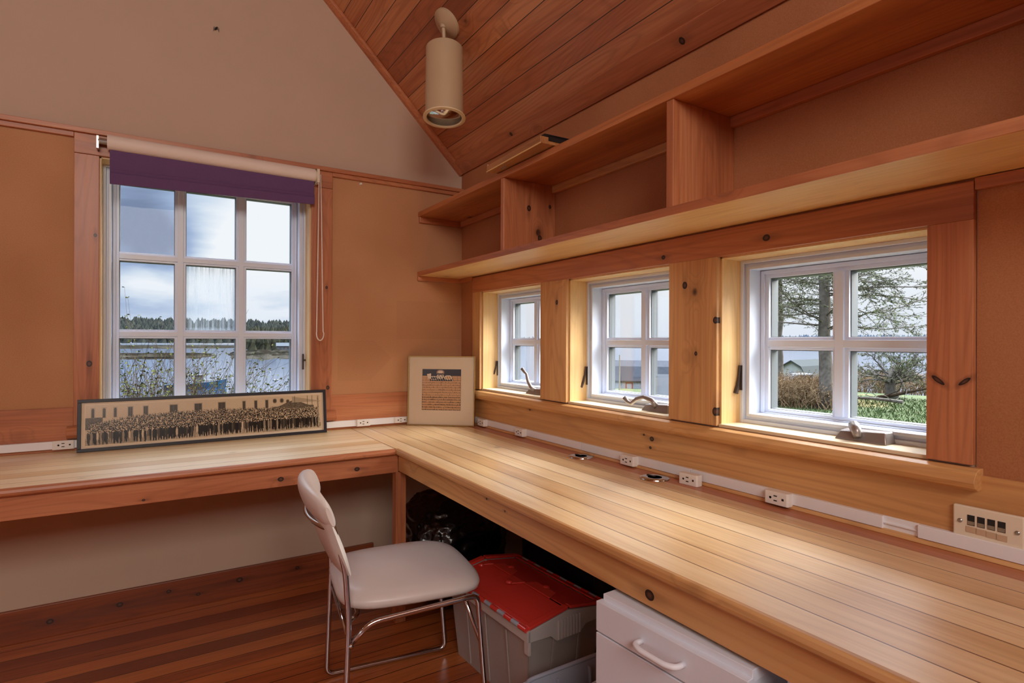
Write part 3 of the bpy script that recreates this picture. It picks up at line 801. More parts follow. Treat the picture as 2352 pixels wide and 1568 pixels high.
# ------------------------------------------------------------------ panorama photograph
def panorama():
    rng = np.random.default_rng(3); W, H = 900, 132
    im = np.zeros((H, W, 3)); sep = np.array([1.0, .89, .74])
    g = np.full((H, W), 200.0) + rng.normal(0, 4, (H, W))
    g -= np.linspace(0, 14, H)[:, None]
    yy, xx = np.mgrid[0:H, 0:W]
    street = yy > 104 - 8 * (xx / W) + 4 * np.sin(xx / 140.0)
    g[street] = 186 + rng.normal(0, 5, street.sum())
    for k in range(8):
        y0 = 110 + k * 2.6; sl = .03 + .012 * k
        for mm in ((np.abs(yy - (y0 + sl * (xx - 60) * .3)) < .8) & (xx < 280), (np.abs(yy - (y0 - sl * (xx - 690) * .35)) < .8) & (xx > 640)): g[mm] -= 44
    for i, cx in enumerate((26, 62, 98, 148, 200, 298, 388, 478, 566, 614, 660)):      # windows of the facade
        w = 8 if i < 3 else 11 if i < 5 else 17 if i in (5, 6, 7) else 9
        mm = (np.abs(xx - cx) < w) & (yy > 10) & (yy < 46); g[mm] = 178
        mm = (np.abs(xx - cx) < w - 3) & (yy > 13) & (yy < 44)
        if i < 3: mm &= ((xx - cx) ** 2 / 26.0 + np.clip(24 - yy, 0, 20) ** 2 / 110.0 < 1.1)
        g[mm] = 66 + rng.normal(0, 10, mm.sum())
        if i >= 3: g[(np.abs(xx - cx) < 1) & (yy > 13) & (yy < 44)] = 104
    for cx, cy, r in ((694, 18, 9), (724, 18, 9), (750, 22, 8)):
        d = (xx - cx) ** 2 + (yy - cy) ** 2; g[d < r * r] = 124; g[d < (r - 3) ** 2] = 70
    mm = (yy > 30 + 10*np.sin(xx / 26.0)) & (yy < 66) & (xx > 680) & (xx < 866); g[mm] = 92 + rng.normal(0, 30, mm.sum())
    mm = (xx > 768) & (yy < 28) & (yy > 5 + (xx - 768) * .16); g[mm] = 164
    for cx in (780, 836, 858): g[4:60, cx:cx+2] = 78
    mm = (yy > 42) & (yy < 80) & (xx < 58); g[mm] = 86 + rng.normal(0, 28, mm.sum())
    def blob(cx, cy, rx, ry, tone):
        x0, x1, y0, y1 = int(max(0, cx - rx)), int(min(W, cx + rx + 1.5)), int(max(0, cy - ry)), int(min(H, cy + ry + 1.5))
        if x1 <= x0 or y1 <= y0: return
        sy, sx = np.mgrid[y0:y1, x0:x1]
        mk = ((sx - cx) / rx) ** 2 + ((sy - cy) / ry) ** 2 < 1.05
        g[y0:y1, x0:x1][mk] = tone + rng.normal(0, 5)
    rows = 14
    for k in range(rows):                                 # the crowd, row by row from the back
        t = k / (rows - 1); s = .8 + .9 * t
        for x in np.arange(12 + rng.uniform(0, 4), W - 14, 5.4 * s):
            cx = x + rng.normal(0, 1.2); f = cx / W
            y_top = 46 - 9 * math.sin(PI * min(1, max(0, (f - .06) / .8))) + 18 * (f < .18) * (1 - f / .18) + 12 * max(0, f - .75)
            y = y_top + (88 - 6 * f - y_top) * t + rng.normal(0, 1.4)
            tone = rng.choice([20, 28, 38, 50, 70, 104, 150, 204], p=[.17, .18, .16, .14, .12, .09, .07, .07])
            tall = (8 if t < .8 else 20) * s
            blob(cx, y + 2.6*s + tall * .42, 2.1*s, tall * .55, tone)
            if t > .8:
                legs = tone if tone < 100 else 150
                for dx_ in (-.9, .9): blob(cx + dx_*s, y + 2*s + tall * .86, .75*s, tall * .26, legs)
                for dx_ in (-2.0, 2.0): blob(cx + dx_*s, y + 2*s + tall * .34, .6*s, tall * .26, tone * .8)
            blob(cx, y, 1.35*s, 1.6*s, rng.choice([206, 192, 172, 150]))
            if rng.random() < .6: blob(cx, y - 1.3*s, 1.7*s, .9*s, rng.choice([30, 44, 66, 196]))
            else: blob(cx, y - 1.2*s, 1.2*s, .8*s, 48)
    g[6:H - 6, W - 18:W - 12] = np.where(rng.random((H - 12, 6)) < .5, 70, 186)       # faded strip at the far right end
    g[:3] = g[-3:] = 216; g[:, :3] = g[:, -3:] = 216
    g = np.clip(g, 12, 218)
    for c in range(3): im[..., c] = g * sep[c]
    return im

pa = Vector((-1.788, -.084, .7505)); pb = Vector((-.790, -.070, .7505))
pdir = (pb - pa).normalized(); L = (pb - pa).length
lean = Vector((-pdir.y, pdir.x, 0))
up = (Vector((0, 0, 1)) + lean * .135).normalized()
H_ = .214
out_n = pdir.cross(up).normalized()     # towards the room
if out_n.y > 0: out_n = -out_n
ph = empty('panorama_photograph', (pa + pb) / 2, label='long black framed panorama photograph of a crowd, leaning under the big window', cat='framed photograph')
def P(u, v, d=0.0):
    return pdir * (u - L / 2) + up * v + out_n * d
b = MB(); fw = .0135
def slab(mb_, u0, u1, v0, v1, d0, d1):
    mb_.hexa([P(u0, v0, d1), P(u1, v0, d1), P(u1, v0, d0), P(u0, v0, d0)], [P(u0, v1, d1), P(u1, v1, d1), P(u1, v1, d0), P(u0, v1, d0)])
slab(b, 0, L, 0, fw, -.012, .004); slab(b, 0, L, H_ - fw, H_, -.012, .004)
slab(b, 0, fw, fw, H_ - fw, -.012, .004); slab(b, L - fw, L, fw, H_ - fw, -.012, .004)
b.build('frame', M['blackfr'], ph, bevel=.001)
b = MB(); slab(b, fw, L - fw, fw, H_ - fw, -.008, -.002); b.build('mat_board', M['mat'], ph)
print_plane('photograph', panorama(), P(fw + .010, fw + .007, -.0012), pdir * (L - 2*fw - .020), up * (H_ - 2*fw - .014), ph)

# ------------------------------------------------------------------ framed print in the corner
def wall_print():
    rng = np.random.default_rng(11); W, H = 168, 180
    im = np.zeros((H, W, 3)); im[:] = (196, 152, 108)
    im += rng.normal(0, 4, (H, W, 1))
    yy, xx = np.mgrid[0:H, 0:W]
    dark = np.array((50, 44, 46))
    im[0:30] = dark
    im[(yy >= 28) & (yy < 52) & ((xx > 32) & (xx < 130))] = dark
    bh = 11.6
    for k in range(15):
        y = 30 + k * bh if k else 28
        y = int(28 + k * bh * 0.93)
        if k < 2:
            im[y:y+1][:, (xx[0] < 34) | (xx[0] > 128)] = (92, 62, 44)
        else:
            im[y:y+1, :] = (92, 62, 44)
        off = (k % 3) * 17
        for x in range(off, W, 38 + (k * 7) % 18):
            if k >= 2 or x < 28 or x > 134: im[y:min(H, int(y + bh)), x:x+1] = (104, 72, 50)
        if k >= 2:     # hatched wear on the lower edge of every brick row
            dens = .25 + .5 * (k > 8)
            hx = rng.random(W) < dens
            for x in np.where(hx)[0]:
                hgt = rng.integers(1, 5); im[max(0, y - hgt):y, x] = (84, 58, 42)
    def ell(cx, cy, rx, ry, col):
        m = ((xx - cx) / rx) ** 2 + ((yy - cy) / ry) ** 2 < 1; im[m] = col
    lightc, ink = (214, 196, 170), (46, 40, 42)
    ell(82, 40, 40, 12, ink)
    ell(50, 38, 18, 8, lightc); ell(50, 39, 15, 5, ink); ell(112, 36, 18, 10, lightc); ell(112, 37, 12, 6, (206, 160, 104))
    ell(78, 30, 15, 13, lightc); ell(78, 14, 17, 12, (160, 128, 108)); ell(78, 12, 11, 6, lightc); ell(78, 21, 17, 3, ink)
    ell(72, 28, 4, 2, ink); ell(86, 28, 4, 2, ink); ell(79, 38, 5, 1.6, ink)
    for x in range(36, 132, 5):
        a = (np.abs((xx - x) - (yy - 40) * .5) < .7) & (yy > 30) & (yy < 50); im[a] = ink if x % 2 else lightc
    m = (xx > 18) & (xx < 38) & (yy > 18) & (yy < 42) & ((yy - 18) > (38 - xx) * .2) & ((xx - 18) > (yy - 18) * .3); im[m] = lightc
    im[:1] = im[-1:] = 40; im[:, :1] = im[:, -1:] = 40
    return np.clip(im, 10, 235)

qa = Vector((-.355, -.046, .7505)); qb = Vector((-.068, -.284, .7505))
qd = (qb - qa).normalized(); QL = (qb - qa).length
ql = Vector((-qd.y, qd.x, 0)); ql = ql if ql.x > 0 else -ql
qu = (Vector((0, 0, 1)) + ql * .055).normalized(); QH = .378
qn = qd.cross(qu).normalized(); qn = qn if qn.y < 0 else -qn
pc = empty('framed_print', (qa + qb) / 2, label='square gold framed print of a figure behind a brick wall, leaning in the corner', cat='framed print')
def Q(u, v, d=0.0): return qd * (u - QL/2) + qu * v + qn * d
def qslab(mb_, u0, u1, v0, v1, d0, d1):
    mb_.hexa([Q(u0, v0, d1), Q(u1, v0, d1), Q(u1, v0, d0), Q(u0, v0, d0)], [Q(u0, v1, d1), Q(u1, v1, d1), Q(u1, v1, d0), Q(u0, v1, d0)])
b = MB(); fw = .006
qslab(b, 0, QL, 0, fw, -.018, .004); qslab(b, 0, QL, QH - fw, QH, -.018, .004)
qslab(b, 0, fw, fw, QH - fw, -.018, .004); qslab(b, QL - fw, QL, fw, QH - fw, -.018, .004)
b.build('frame', M['gold'], pc, bevel=.0015)
b = MB(); qslab(b, fw, QL - fw, fw, QH - fw, -.010, -.002); b.build('mat_board', M['mat'], pc)
print_plane('print', wall_print(), Q(.080, .084, -.0013), qd * (QL - .157), qu * .222, pc)

# ------------------------------------------------------------------ chair
ch = empty('side_chair', (-.801, -1.145, 0), R(-8), label='chrome sled base chair with pale grey vinyl seat, turned to the desk', cat='chair')
HW = .222
def rr_(pts, rad): return fillet(pts, rad, 6)
for s, nm in ((1, 'far'), (-1, 'near')):
    y = s * HW
    b = MB()
    path = [(-.268, y*.95, .715), (-.252, y*.98, .655), (-.222, y, .55), (-.212, y, .40), (-.226, y, .012), (.217, y, .012), (.184, y, .405), (-.150, y, .385), (-.205, y, .335)]
    b.tube(rr_(path, .028), .0088, 10)
    b.build('side_frame', M['chrome'], ch, smooth='all')
b = MB()
cb = [(-.258, s_ * HW * .985, .668) if abs(s_) == 1 else (-.258 - .055 * (1 - s_**2), s_ * HW * .985, .668) for s_ in [k / 8 - 1 for k in range(17)]]
b.tube(cb, .0085, 10); b.build('back_bar', M['chrome'], ch, smooth='all')
b = MB(); b.tube(rr_([(-.212, HW, .40), (-.175, HW * .7, .385), (-.175, -HW * .7, .385), (-.212, -HW, .40)], .05), .0075, 10)
b.tube([(-.207, -HW - .012, .330), (-.207, HW + .012, .330)], .0075, 10); b.build('rear_stretcher', M['chrome'], ch, smooth='all')
b = MB(); b.tube(rr_([(.201, HW, .24), (.170, HW * .35, .392), (.170, -HW * .35, .392), (.201, -HW, .24)], .03), .0075, 10)
b.build('front_brace', M['chrome'], ch, smooth='all')
# seat cushion: rounded outline, domed top
def seat_mesh():
    b = MB(); n = 56; lv = []
    prof = [(0.0, .402), (.80, .402), (.92, .404), (.985, .414), (1.0, .428), (.985, .442), (.93, .4535), (.82, .4600), (.6, .4635), (.3, .4645), (.0, .465)]
    for sc, z in prof:
        for k in range(n):
            a = 2 * PI * k / n
            ca, sa = math.cos(a), math.sin(a); e = 2 / 4.2
            x = .232 * math.copysign(abs(ca) ** e, ca); y = .222 * math.copysign(abs(sa) ** e, sa)
            wid = 1.0 - .05 * max(0, -x / .232)
            zz = z - .012 * max(0, x / .232) ** 3 * sc - .006 * (y / .222) ** 2 * sc * (z > .43) + .003
            lv.append((x * sc - .002, y * sc * wid, zz))
    fs = []
    for i in range(len(prof) - 1):
        for k in range(n): fs.append((i*n + k, i*n + (k+1) % n, (i+1)*n + (k+1) % n, (i+1)*n + k))
    return b.add(lv, fs)
seat_mesh().build('seat', M['vinyl'], ch, smooth='all')
# backrest: curved panel with a fat rolled top
def back_mesh(roll):
    b = MB(); ns, nt_ = 28, 20; vs = []; fs = []
    z0, z1 = (.535, .735) if not roll else (.690, .800)
    ring = 16
    for i in range(ns + 1):
        s = -1 + 2 * i / ns
        bul = .032 * (1 - s * s)
        yy = s * (HW + .014)
        endk = max(0.0, 1 - abs(s) ** 10) ** .5
        prof = []
        if not roll:
            for t in [k / 11 for k in range(12)]:
                z = z0 + (z1 - z0) * t; x = -.216 - (z - .55) * .34
                prof.append((x, z))
            th = [.006 + .015 * math.sin(PI * min(1, .15 + t * .9)) for t in [k / 11 for k in range(12)]]
            pts = [(x - bul + tt * endk, z) for (x, z), tt in zip(prof, th)] + [(x - bul - tt * endk * .8, z) for (x, z), tt in reversed(list(zip(prof, th)))]
        else:
            cx = -.216 - (.735 - .55) * .34 - bul + .012 - .004 * (1 - s * s)
            zt = .712 + .014 * (1 - s * s)
            pts = []
            for k in range(24):
                a = 2 * PI * k / 24
                rx, rz = .030 * (.35 + .65 * endk) * (.6 + .4 * (1 - s * s)), .052 * (.66 + .34 * endk) * (.8 + .2 * (1 - s * s))
                px = math.copysign(abs(math.cos(a)) ** .8, math.cos(a)) * rx
                pz = math.copysign(abs(math.sin(a)) ** .9, math.sin(a)) * rz
                pts.append((cx + px - (pz) * .34, zt + pz))
        vs += [(x, yy, z) for x, z in pts]
        m = len(pts)
    for i in range(ns):
        for k in range(m): fs.append((i*m + k, i*m + (k+1) % m, (i+1)*m + (k+1) % m, (i+1)*m + k))
    fs.append(tuple(range(m))); fs.append(tuple(ns*m + k for k in range(m - 1, -1, -1)))
    return b.add(vs, fs)
back_mesh(False).build('backrest', M['vinyl'], ch, smooth=True)
tag(back_mesh(True).build('headroll', M['vinyl'], ch, smooth=True), 'padded rolled top of the backrest')

# ------------------------------------------------------------------ under the desk
# refuse sack in the corner
bm = bmesh.new(); bmesh.ops.create_icosphere(bm, subdivisions=6, radius=1.0)
for v in bm.verts:
    p = v.co.copy()
    q = Vector((math.copysign(abs(p.x) ** .7, p.x), math.copysign(abs(p.y) ** .7, p.y), math.copysign(abs(p.z) ** .75, p.z)))
    n1 = mnoise.fractal(p * 2.0 + Vector((4, 1, 2)), 1.0, 2.0, 3)
    rdg = 1 - abs(mnoise.noise(Vector((p.x * 3.2, p.y * 3.2, p.z * 7.0)) + Vector((9, 3, 1))))
    rd2 = 1 - abs(mnoise.noise(Vector((p.x * 9, p.y * 9 + p.z * 4, p.z * 14)) + Vector((1, 8, 1))))
    k = 1 + .07 * n1 + .09 * (rdg - .75) + .035 * (rd2 - .7)
    x, y, z = q.x * .225 * k, q.y * .235 * k, q.z * .255 * k + .255
    if z > .42: x *= 1 - (z - .42) * 1.2; y *= 1 - (z - .42) * 1.2
    v.co = (x, y, max(.002, z))
me = bpy.data.meshes.new('trash_bag'); bm.to_mesh(me); bm.free(); me.materials.append(M['bag'])
me.polygons.foreach_set('use_smooth', [True] * len(me.polygons))
o = bpy.data.objects.new('trash_bag', me); COL.objects.link(o); o.location = (-.335, -.55, 0)
tag(o, 'crumpled shiny black plastic sack in the corner under the desk', 'trash bag')
# black flat case against the wall
cs = empty('black_case', (-.075, -1.09, 0), label='flat black case standing against the wall behind the red lidded tote', cat='case')
b = MB(); b.box(-.05, .05, -.25, .25, 0, .47); b.build('body', M['blackbox'], cs, bevel=.008)
b = MB(); b.tube(fillet([(-.03, -.06, .468), (-.03, -.06, .50), (-.03, .06, .50), (-.03, .06, .468)], .02), .006, 8); b.build('handle', M['blackbox'], cs, smooth='all')

# tote with red hinged lid
tt = empty('storage_tote', (-.375, -1.222, 0), R(3), label='frosted clear plastic tote with a red two flap hinged lid', cat='storage tote')
def frustum(mb_, ax0, ay0, z0, ax1, ay1, z1):
    mb_.hexa([(-ax0, -ay0, z0), (ax0, -ay0, z0), (ax0, ay0, z0), (-ax0, ay0, z0)], [(-ax1, -ay1, z1), (ax1, -ay1, z1), (ax1, ay1, z1), (-ax1, ay1, z1)])
b = MB()
A0, B0, A1, B1, Hh = .135, .225, .157, .257, .30
def wallq(p0, p1, q0, q1):   # thin wall from outer quad inwards
    pass
for (sx, sy) in ((1, 0), (-1, 0), (0, 1), (0, -1)):
    t = .004
    if sx:
        b.hexa([(sx*A0, -B0, 0), (sx*(A0 - t), -B0, 0), (sx*(A0 - t), B0, 0), (sx*A0, B0, 0)], [(sx*A1, -B1, Hh), (sx*(A1 - t), -B1, Hh), (sx*(A1 - t), B1, Hh), (sx*A1, B1, Hh)])
    else:
        b.hexa([(-A0, sy*B0, 0), (-A0, sy*(B0 - t), 0), (A0, sy*(B0 - t), 0), (A0, sy*B0, 0)], [(-A1, sy*B1, Hh), (-A1, sy*(B1 - t), Hh), (A1, sy*(B1 - t), Hh), (A1, sy*B1, Hh)])
b.box(-A0, A0, -B0, B0, 0, .005)
for x in (-.055, .055):
    for s in (-1, 1): b.hexa([(x-.003, s*B0, .01), (x+.003, s*B0, .01), (x+.003, s*(B0+.004), .01), (x-.003, s*(B0+.004), .01)], [(x-.003, s*B1, .25), (x+.003, s*B1, .25), (x+.003, s*(B1+.003), .25), (x-.003, s*(B1+.003), .25)])
for y in (-.13, 0, .13):
    for s in (-1, 1): b.hexa([(s*A0, y-.003, .01), (s*A0, y+.003, .01), (s*(A0+.004), y+.003, .01), (s*(A0+.004), y-.003, .01)], [(s*A1, y-.003, .25), (s*A1, y+.003, .25), (s*(A1+.003), y+.003, .25), (s*(A1+.003), y-.003, .25)])
b.build('body', M['tote'], tt)
b = MB()
for s in (-1, 1):
    b.box(s*A1, s*(A1 + .012), -B1 - .01, B1 + .01, Hh - .035, Hh)
    b.box(s*A1, s*(A1 + .010), s*.0 - B1 - .012, -B1 + .012, Hh - .075, Hh - .035)
    # end walls rise to the middle where the two flaps meet, with grip fins below
    prof = [(-A1 - .01, Hh - .035), (-.075, Hh - .040), (-.05, Hh - .062), (.05, Hh - .062), (.075, Hh - .040), (A1 + .01, Hh - .035), (A1 + .01, Hh), (0, Hh + .026), (-A1 - .01, Hh)]
    b.prism(prof, lambda a, p, q: (p, a, q), s*(B1 - .002), s*(B1 + .010))
    for k in range(8):
        x = -.0455 + k * .013
        b.box(x - .002, x + .002, s*(B1 + .010), s*(B1 + .016), Hh - .058, Hh + .005)
b.build('rim', M['toterim'], tt, bevel=.001)
def flap(s):
    b = MB()
    X0, X1 = s*(A1 + .006), s*.004
    z0, z1 = Hh + .004, Hh + .030
    def pt(x, y, dz=0):
        t = (x - X0) / (X1 - X0); return (x, y, z0 + (z1 - z0) * min(1.0, max(0, t)) + dz)
    def sl(xa, xb, ya, yb, d0, d1):
        b.hexa([pt(xa, ya, d0), pt(xb, ya, d0), pt(xb, yb, d0), pt(xa, yb, d0)], [pt(xa, ya, d1), pt(xb, ya, d1), pt(xb, yb, d1), pt(xa, yb, d1)])
    e = B1 + .012
    sl(X0, X1, -e, -e + .024, 0, .010); sl(X0, X1, e - .024, e, 0, .010)             # raised end rails
    sl(X0, X0 - s*.020, -e + .024, e - .024, 0, .006)
    sl(X0 - s*.020, X1, -e + .024, e - .024, -.006, -.002)                            # sunken panel
    # interlocking tongues across the middle
    for y0 in ((-.17, -.02), (.06, .19)) if s < 0 else ((-.02, .06), (.19, .235)):
        b.hexa([pt(X1, y0[0], -.004), pt(X1, y0[1], -.004), (X1 - s*.045, y0[1] - .02, z1 - .004), (X1 - s*.045, y0[0] + .02, z1 - .004)],
               [pt(X1, y0[0], .001), pt(X1, y0[1], .001), (X1 - s*.045, y0[1] - .02, z1 + .001), (X1 - s*.045, y0[0] + .02, z1 + .001)])
        b.lathe([(0, .006), (.010, .004), (.014, -.004)], 14, Matrix.Translation((X1 - s*.045, (y0[0] + y0[1]) / 2, z1)))
    return b.build('lid_flap', M['red'], tt, bevel=.002)
for s in (-1, 1): flap(s)
for s in (-1, 1):
    segs = 13; e = B1 + .005
    for k in range(segs):
        y0, y1 = -e + 2*e*k/segs, -e + 2*e*(k+1)/segs
        b = MB(); b.tube([(s*(A1 + .012), y0 + .001, Hh + .004), (s*(A1 + .012), y1 - .001, Hh + .004)], .0085 if k % 2 == 0 else .0075, 10)
        tag(b.build('hinge', M['red'] if k % 2 == 0 else M['greypl'], tt, smooth=True), 'red hinge knuckle' if k % 2 == 0 else 'grey hinge knuckle')
b = MB(); b.box(-.10, .11, -.19, .20, .007, .20); b.box(-.09, .02, -.17, .1, .20, .25)
tag(b.build('contents', plain('dark papers in tote', (74, 66, 64), .8, var=.3, vscale=20), tt), 'dark papers inside')

# grey open crate with binders in front of the tote
gb = empty('plastic_crate', (-.43, -1.795, 0), label='open grey plastic crate of folders between the tote and the cabinet', cat='crate')
b = MB()
o0, o1, q0, q1, hh = .19, .135, .215, .152, .255
for sx in (1, -1):
    b.hexa([(sx*o0, -o1, 0), (sx*(o0-.004), -o1, 0), (sx*(o0-.004), o1, 0), (sx*o0, o1, 0)], [(sx*q0, -q1, hh), (sx*(q0-.004), -q1, hh), (sx*(q0-.004), q1, hh), (sx*q0, q1, hh)])
    b.hexa([(-o0, sx*o1, 0), (-o0, sx*(o1-.004), 0), (o0, sx*(o1-.004), 0), (o0, sx*o1, 0)], [(-q0, sx*q1, hh), (-q0, sx*(q1-.004), hh), (q0, sx*(q1-.004), hh), (q0, sx*q1, hh)])
b.box(-o0, o0, -o1, o1, 0, .005)
for x in (-.10, .02, .14):
    b.hexa([(x-.003, o1-.016, .01), (x+.003, o1-.016, .01), (x+.003, o1-.003, .01), (x-.003, o1-.003, .01)], [(x-.003, q1-.016, hh-.02), (x+.003, q1-.016, hh-.02), (x+.003, q1-.003, hh-.02), (x-.003, q1-.003, hh-.02)])
b.build('body', M['greypl'], gb, bevel=.0015)
b = MB(); loop = fillet([(-q0, 0, hh), (-q0, q1, hh), (q0, q1, hh), (q0, -q1, hh), (-q0, -q1, hh), (-q0, -.001, hh)], .04, 6)
b.tube(loop, .006, 8); b.build('rim', M['greypl'], gb, smooth='all')
def binder(name, y, th, zl, zr, mat, x0, x1, label, cat):
    e_ = empty(name, (-.43, -1.795 + y, 0), label=label, cat=cat)
    b = MB(); b.hexa([(x0, -th/2, .012), (x1, -th/2, .012), (x1, th/2, .012), (x0, th/2, .012)], [(x0, -th/2 - .012, zl), (x1, -th/2 - .012, zr), (x1, th/2 - .012, zr), (x0, th/2 - .012, zl)])
    b.build('cover', mat, e_, bevel=.001)
    return e_
bi = binder('ring_binder', .062, .040, .225, .262, M['paper'], -.165, .175, 'light grey ring binder standing in the grey crate', 'binder')
b = MB(); b.box(.150, .158, -.034, -.030, .18, .235); b.build('finger_ring', M['slot'], bi)
binder('folder', -.002, .030, .215, .245, M['creamp'], -.165, .17, 'cream card folder in the grey crate, in front of the binder', 'folder')
binder('paper_sheet', .102, .002, .236, .27, M['paper'], .02, .15, 'white paper sheet sticking up at the back of the grey crate', 'paper')

# white drawer cabinets
def cabinet(x, y, rz, w, label, front=True):
    c = empty('drawer_cabinet', (x, y, 0), rz, label=label, cat='cabinet', group='white drawer cabinets under the desk')
    b = MB(); b.box(.022, .50, -w/2 + .006, w/2 - .010, .03, .622); b.build('body', M['cabinet'], c, bevel=.001)
    b = MB(); b.box(.016, .51, -w/2, w/2 - .006, .622, .644); tag(b.build('top_panel', M['cabinet'], c, bevel=.001), 'grey top panel')
    zs = [.632, .562, .30, .04]
    for i in range(3):
        b = MB(); b.box(0, .020, -w/2, w/2, zs[i+1] + .002, zs[i] - .002)
        d = b.build('drawer', M['cabinet'], c, bevel=.001)
        zc = (zs[i] + zs[i+1]) / 2
        b = MB(); hy = .052
        b.tube(fillet([(.0, hy, zc), (-.022, hy, zc + .001), (-.030, hy - .02, zc), (-.030, -hy + .02, zc), (-.022, -hy, zc + .001), (0, -hy, zc)], .014), [.006] * 26, 8)
        b.build('handle', M['handle'], d, smooth='all')
    b = MB(); b.box(.05, .48, -w/2 + .02, w/2 - .02, 0, .03); b.build('plinth', M['blackbox'], c)
    return c
cabinet(-.668, -2.180, R(3.2), .37, 'white drawer cabinet under the desk, nearest the red lidded tote')
cabinet(-.632, -2.590, 0, .37, 'white drawer cabinet cut by the bottom edge of the photo')

# thin white cord by the cabinet
b = MB(); cp = [(-.30, -1.99, .20), (-.36, -1.91, .235), (-.37, -1.86, .20), (-.36, -1.80, .12), (-.33, -1.66, .05)]
cp = [(-.165, -1.972, .28), (-.17, -1.90, .28), (-.175, -1.84, .24), (-.17, -1.72, .14), (-.16, -1.62, .05), (-.15, -1.56, .004)]
b.tube(fillet(cp, .04), .002, 6)
tag(b.build('cord', M['cord'], smooth='all'), 'thin white cord hanging beside the white cabinet', 'cord')
# two push pins and a small insect on the walls
for p_, dr, lab in (((-.603, -.003, 2.036), (0, -1, 0), 'white push pin high in the tan panel right of the big window'), ((-.004, -.327, 2.149), (-1, 0, 0), 'white push pin in the wall behind the frame on the shelf')):
    q_ = Vector(dr).to_track_quat('Z', 'Y').to_matrix().to_4x4()
    b = MB(); b.lathe([(0, .012), (.005, .012), (.0055, .010), (.003, .007), (.003, .003), (.006, .001), (.006, 0)], 14, q_)
    o = b.build('push_pin', M['outlet'], smooth=True); o.location = p_; tag(o, lab, 'push pin', 'white push pins')
b = MB(); b.tube([(-.008, 0, -.010), (-.003, 0, -.002), (.002, 0, .006)], [.002, .0045, .002], 8)
for s_ in (-1, 1):
    for k_ in range(3): b.tube([(-.002, 0, -.002), (-.002 + s_*.009, -.001, .004 - k_*.006), (-.002 + s_*.012, .003, -.002 - k_*.007)], .0007, 4)
o = b.build('insect', M['slot']); o.location = (-1.281, -.006, 2.658); tag(o, 'tiny dark insect resting high on the pale gable wall', 'insect')
# ------------------------------------------------------------------ outside
CX, CY, EYE, SEA = -1.5, -3.0, 1.21, -11.3
def pol(az, r, z=0.0):
    return Vector((CX + r * math.sin(R(az)), CY + r * math.cos(R(az)), z))

KN_L = [(0, -1.9), (6, -2.0), (10, -2.3), (25, -4.4), (60, -9.0), (95, -12.4), (110, -13)]
KN_M = [(0, -1.6), (12, -1.7), (25, -2.4), (60, -5.2), (120, -9.6), (150, -12.4), (160, -13)]
KN_R = [(0, -1.0), (12, -1.0), (20, -.95), (28, -.92), (34, -1.3), (60, -3.95), (110, -8.0), (133, -9.6), (165, -11.2), (180, -13)]
KN_2 = [(0, -1.3), (12, -1.45), (20, -1.6), (30, -2.2), (60, -4.6), (110, -8.3), (133, -9.6), (165, -11.2), (180, -13)]
def interp(kn, r):
    for (a, za), (b_, zb) in zip(kn, kn[1:]):
        if r <= b_: return za + (zb - za) * (r - a) / (b_ - a)
    return kn[-1][1]
def ground(az, r):
    zl, zm, zr = interp(KN_L, r), interp(KN_M, r), interp(KN_R, r)
    if az < 14: return zl
    if az < 30: t = (az - 14) / 16; return zl * (1 - t) + zm * t
    if az < 36: return zm
    z2 = interp(KN_2, r)
    if az < 41: t = (az - 36) / 5; return zm * (1 - t) + z2 * t
    if az < 48.5: return z2
    if az < 52.5: t = (az - 48.5) / 4; return z2 * (1 - t) + zr * t
    return zr

def terrain_mat():
    m, nt, b, out = new_mat('grassy hillside')
    tc = nd(nt, 'ShaderNodeTexCoord')
    n1 = noise_tex(nt, tc.outputs['Object'], .35, 4.0, .6); n2 = noise_tex(nt, tc.outputs['Object'], 9.0, 4.0, .7)
    g = ramp(nt, n2, [(.3, lino((80, 96, 58))), (.7, lino((120, 134, 90)))])
    br = ramp(nt, n2, [(.3, lino((140, 124, 78))), (.7, lino((180, 164, 112)))])
    nt.links.new(mixc(nt, ramp(nt, n1, [(.56, (0, 0, 0, 1)), (.66, (1, 1, 1, 1))]), g, br), b.inputs['Base Color'])
    b.inputs['Roughness'].default_value = .95; b.inputs['Specular IOR Level'].default_value = .1
    return m
b = MB(); rs = [1.5, 4, 8, 12, 16, 20, 25, 30, 38, 48, 60, 75, 95, 110, 125, 140, 160, 180]
azs = [-30 + 2 * k for k in range(81)]
for az in azs:
    for r_ in rs:
        p = pol(az, r_); b.v.append((p.x, p.y, ground(az, r_) + .05 * mnoise.noise(Vector((p.x * .3, p.y * .3, 0))) * min(1, r_ / 8)))
n = len(rs)
for i in range(len(azs) - 1):
    for j in range(n - 1): b.f.append([i*n + j, i*n + j + 1, (i+1)*n + j + 1, (i+1)*n + j]); b.mi.append(0)
tag(b.build('terrain', terrain_mat(), smooth='all'), 'grassy hillside falling away to the bay', 'ground', kind='structure')

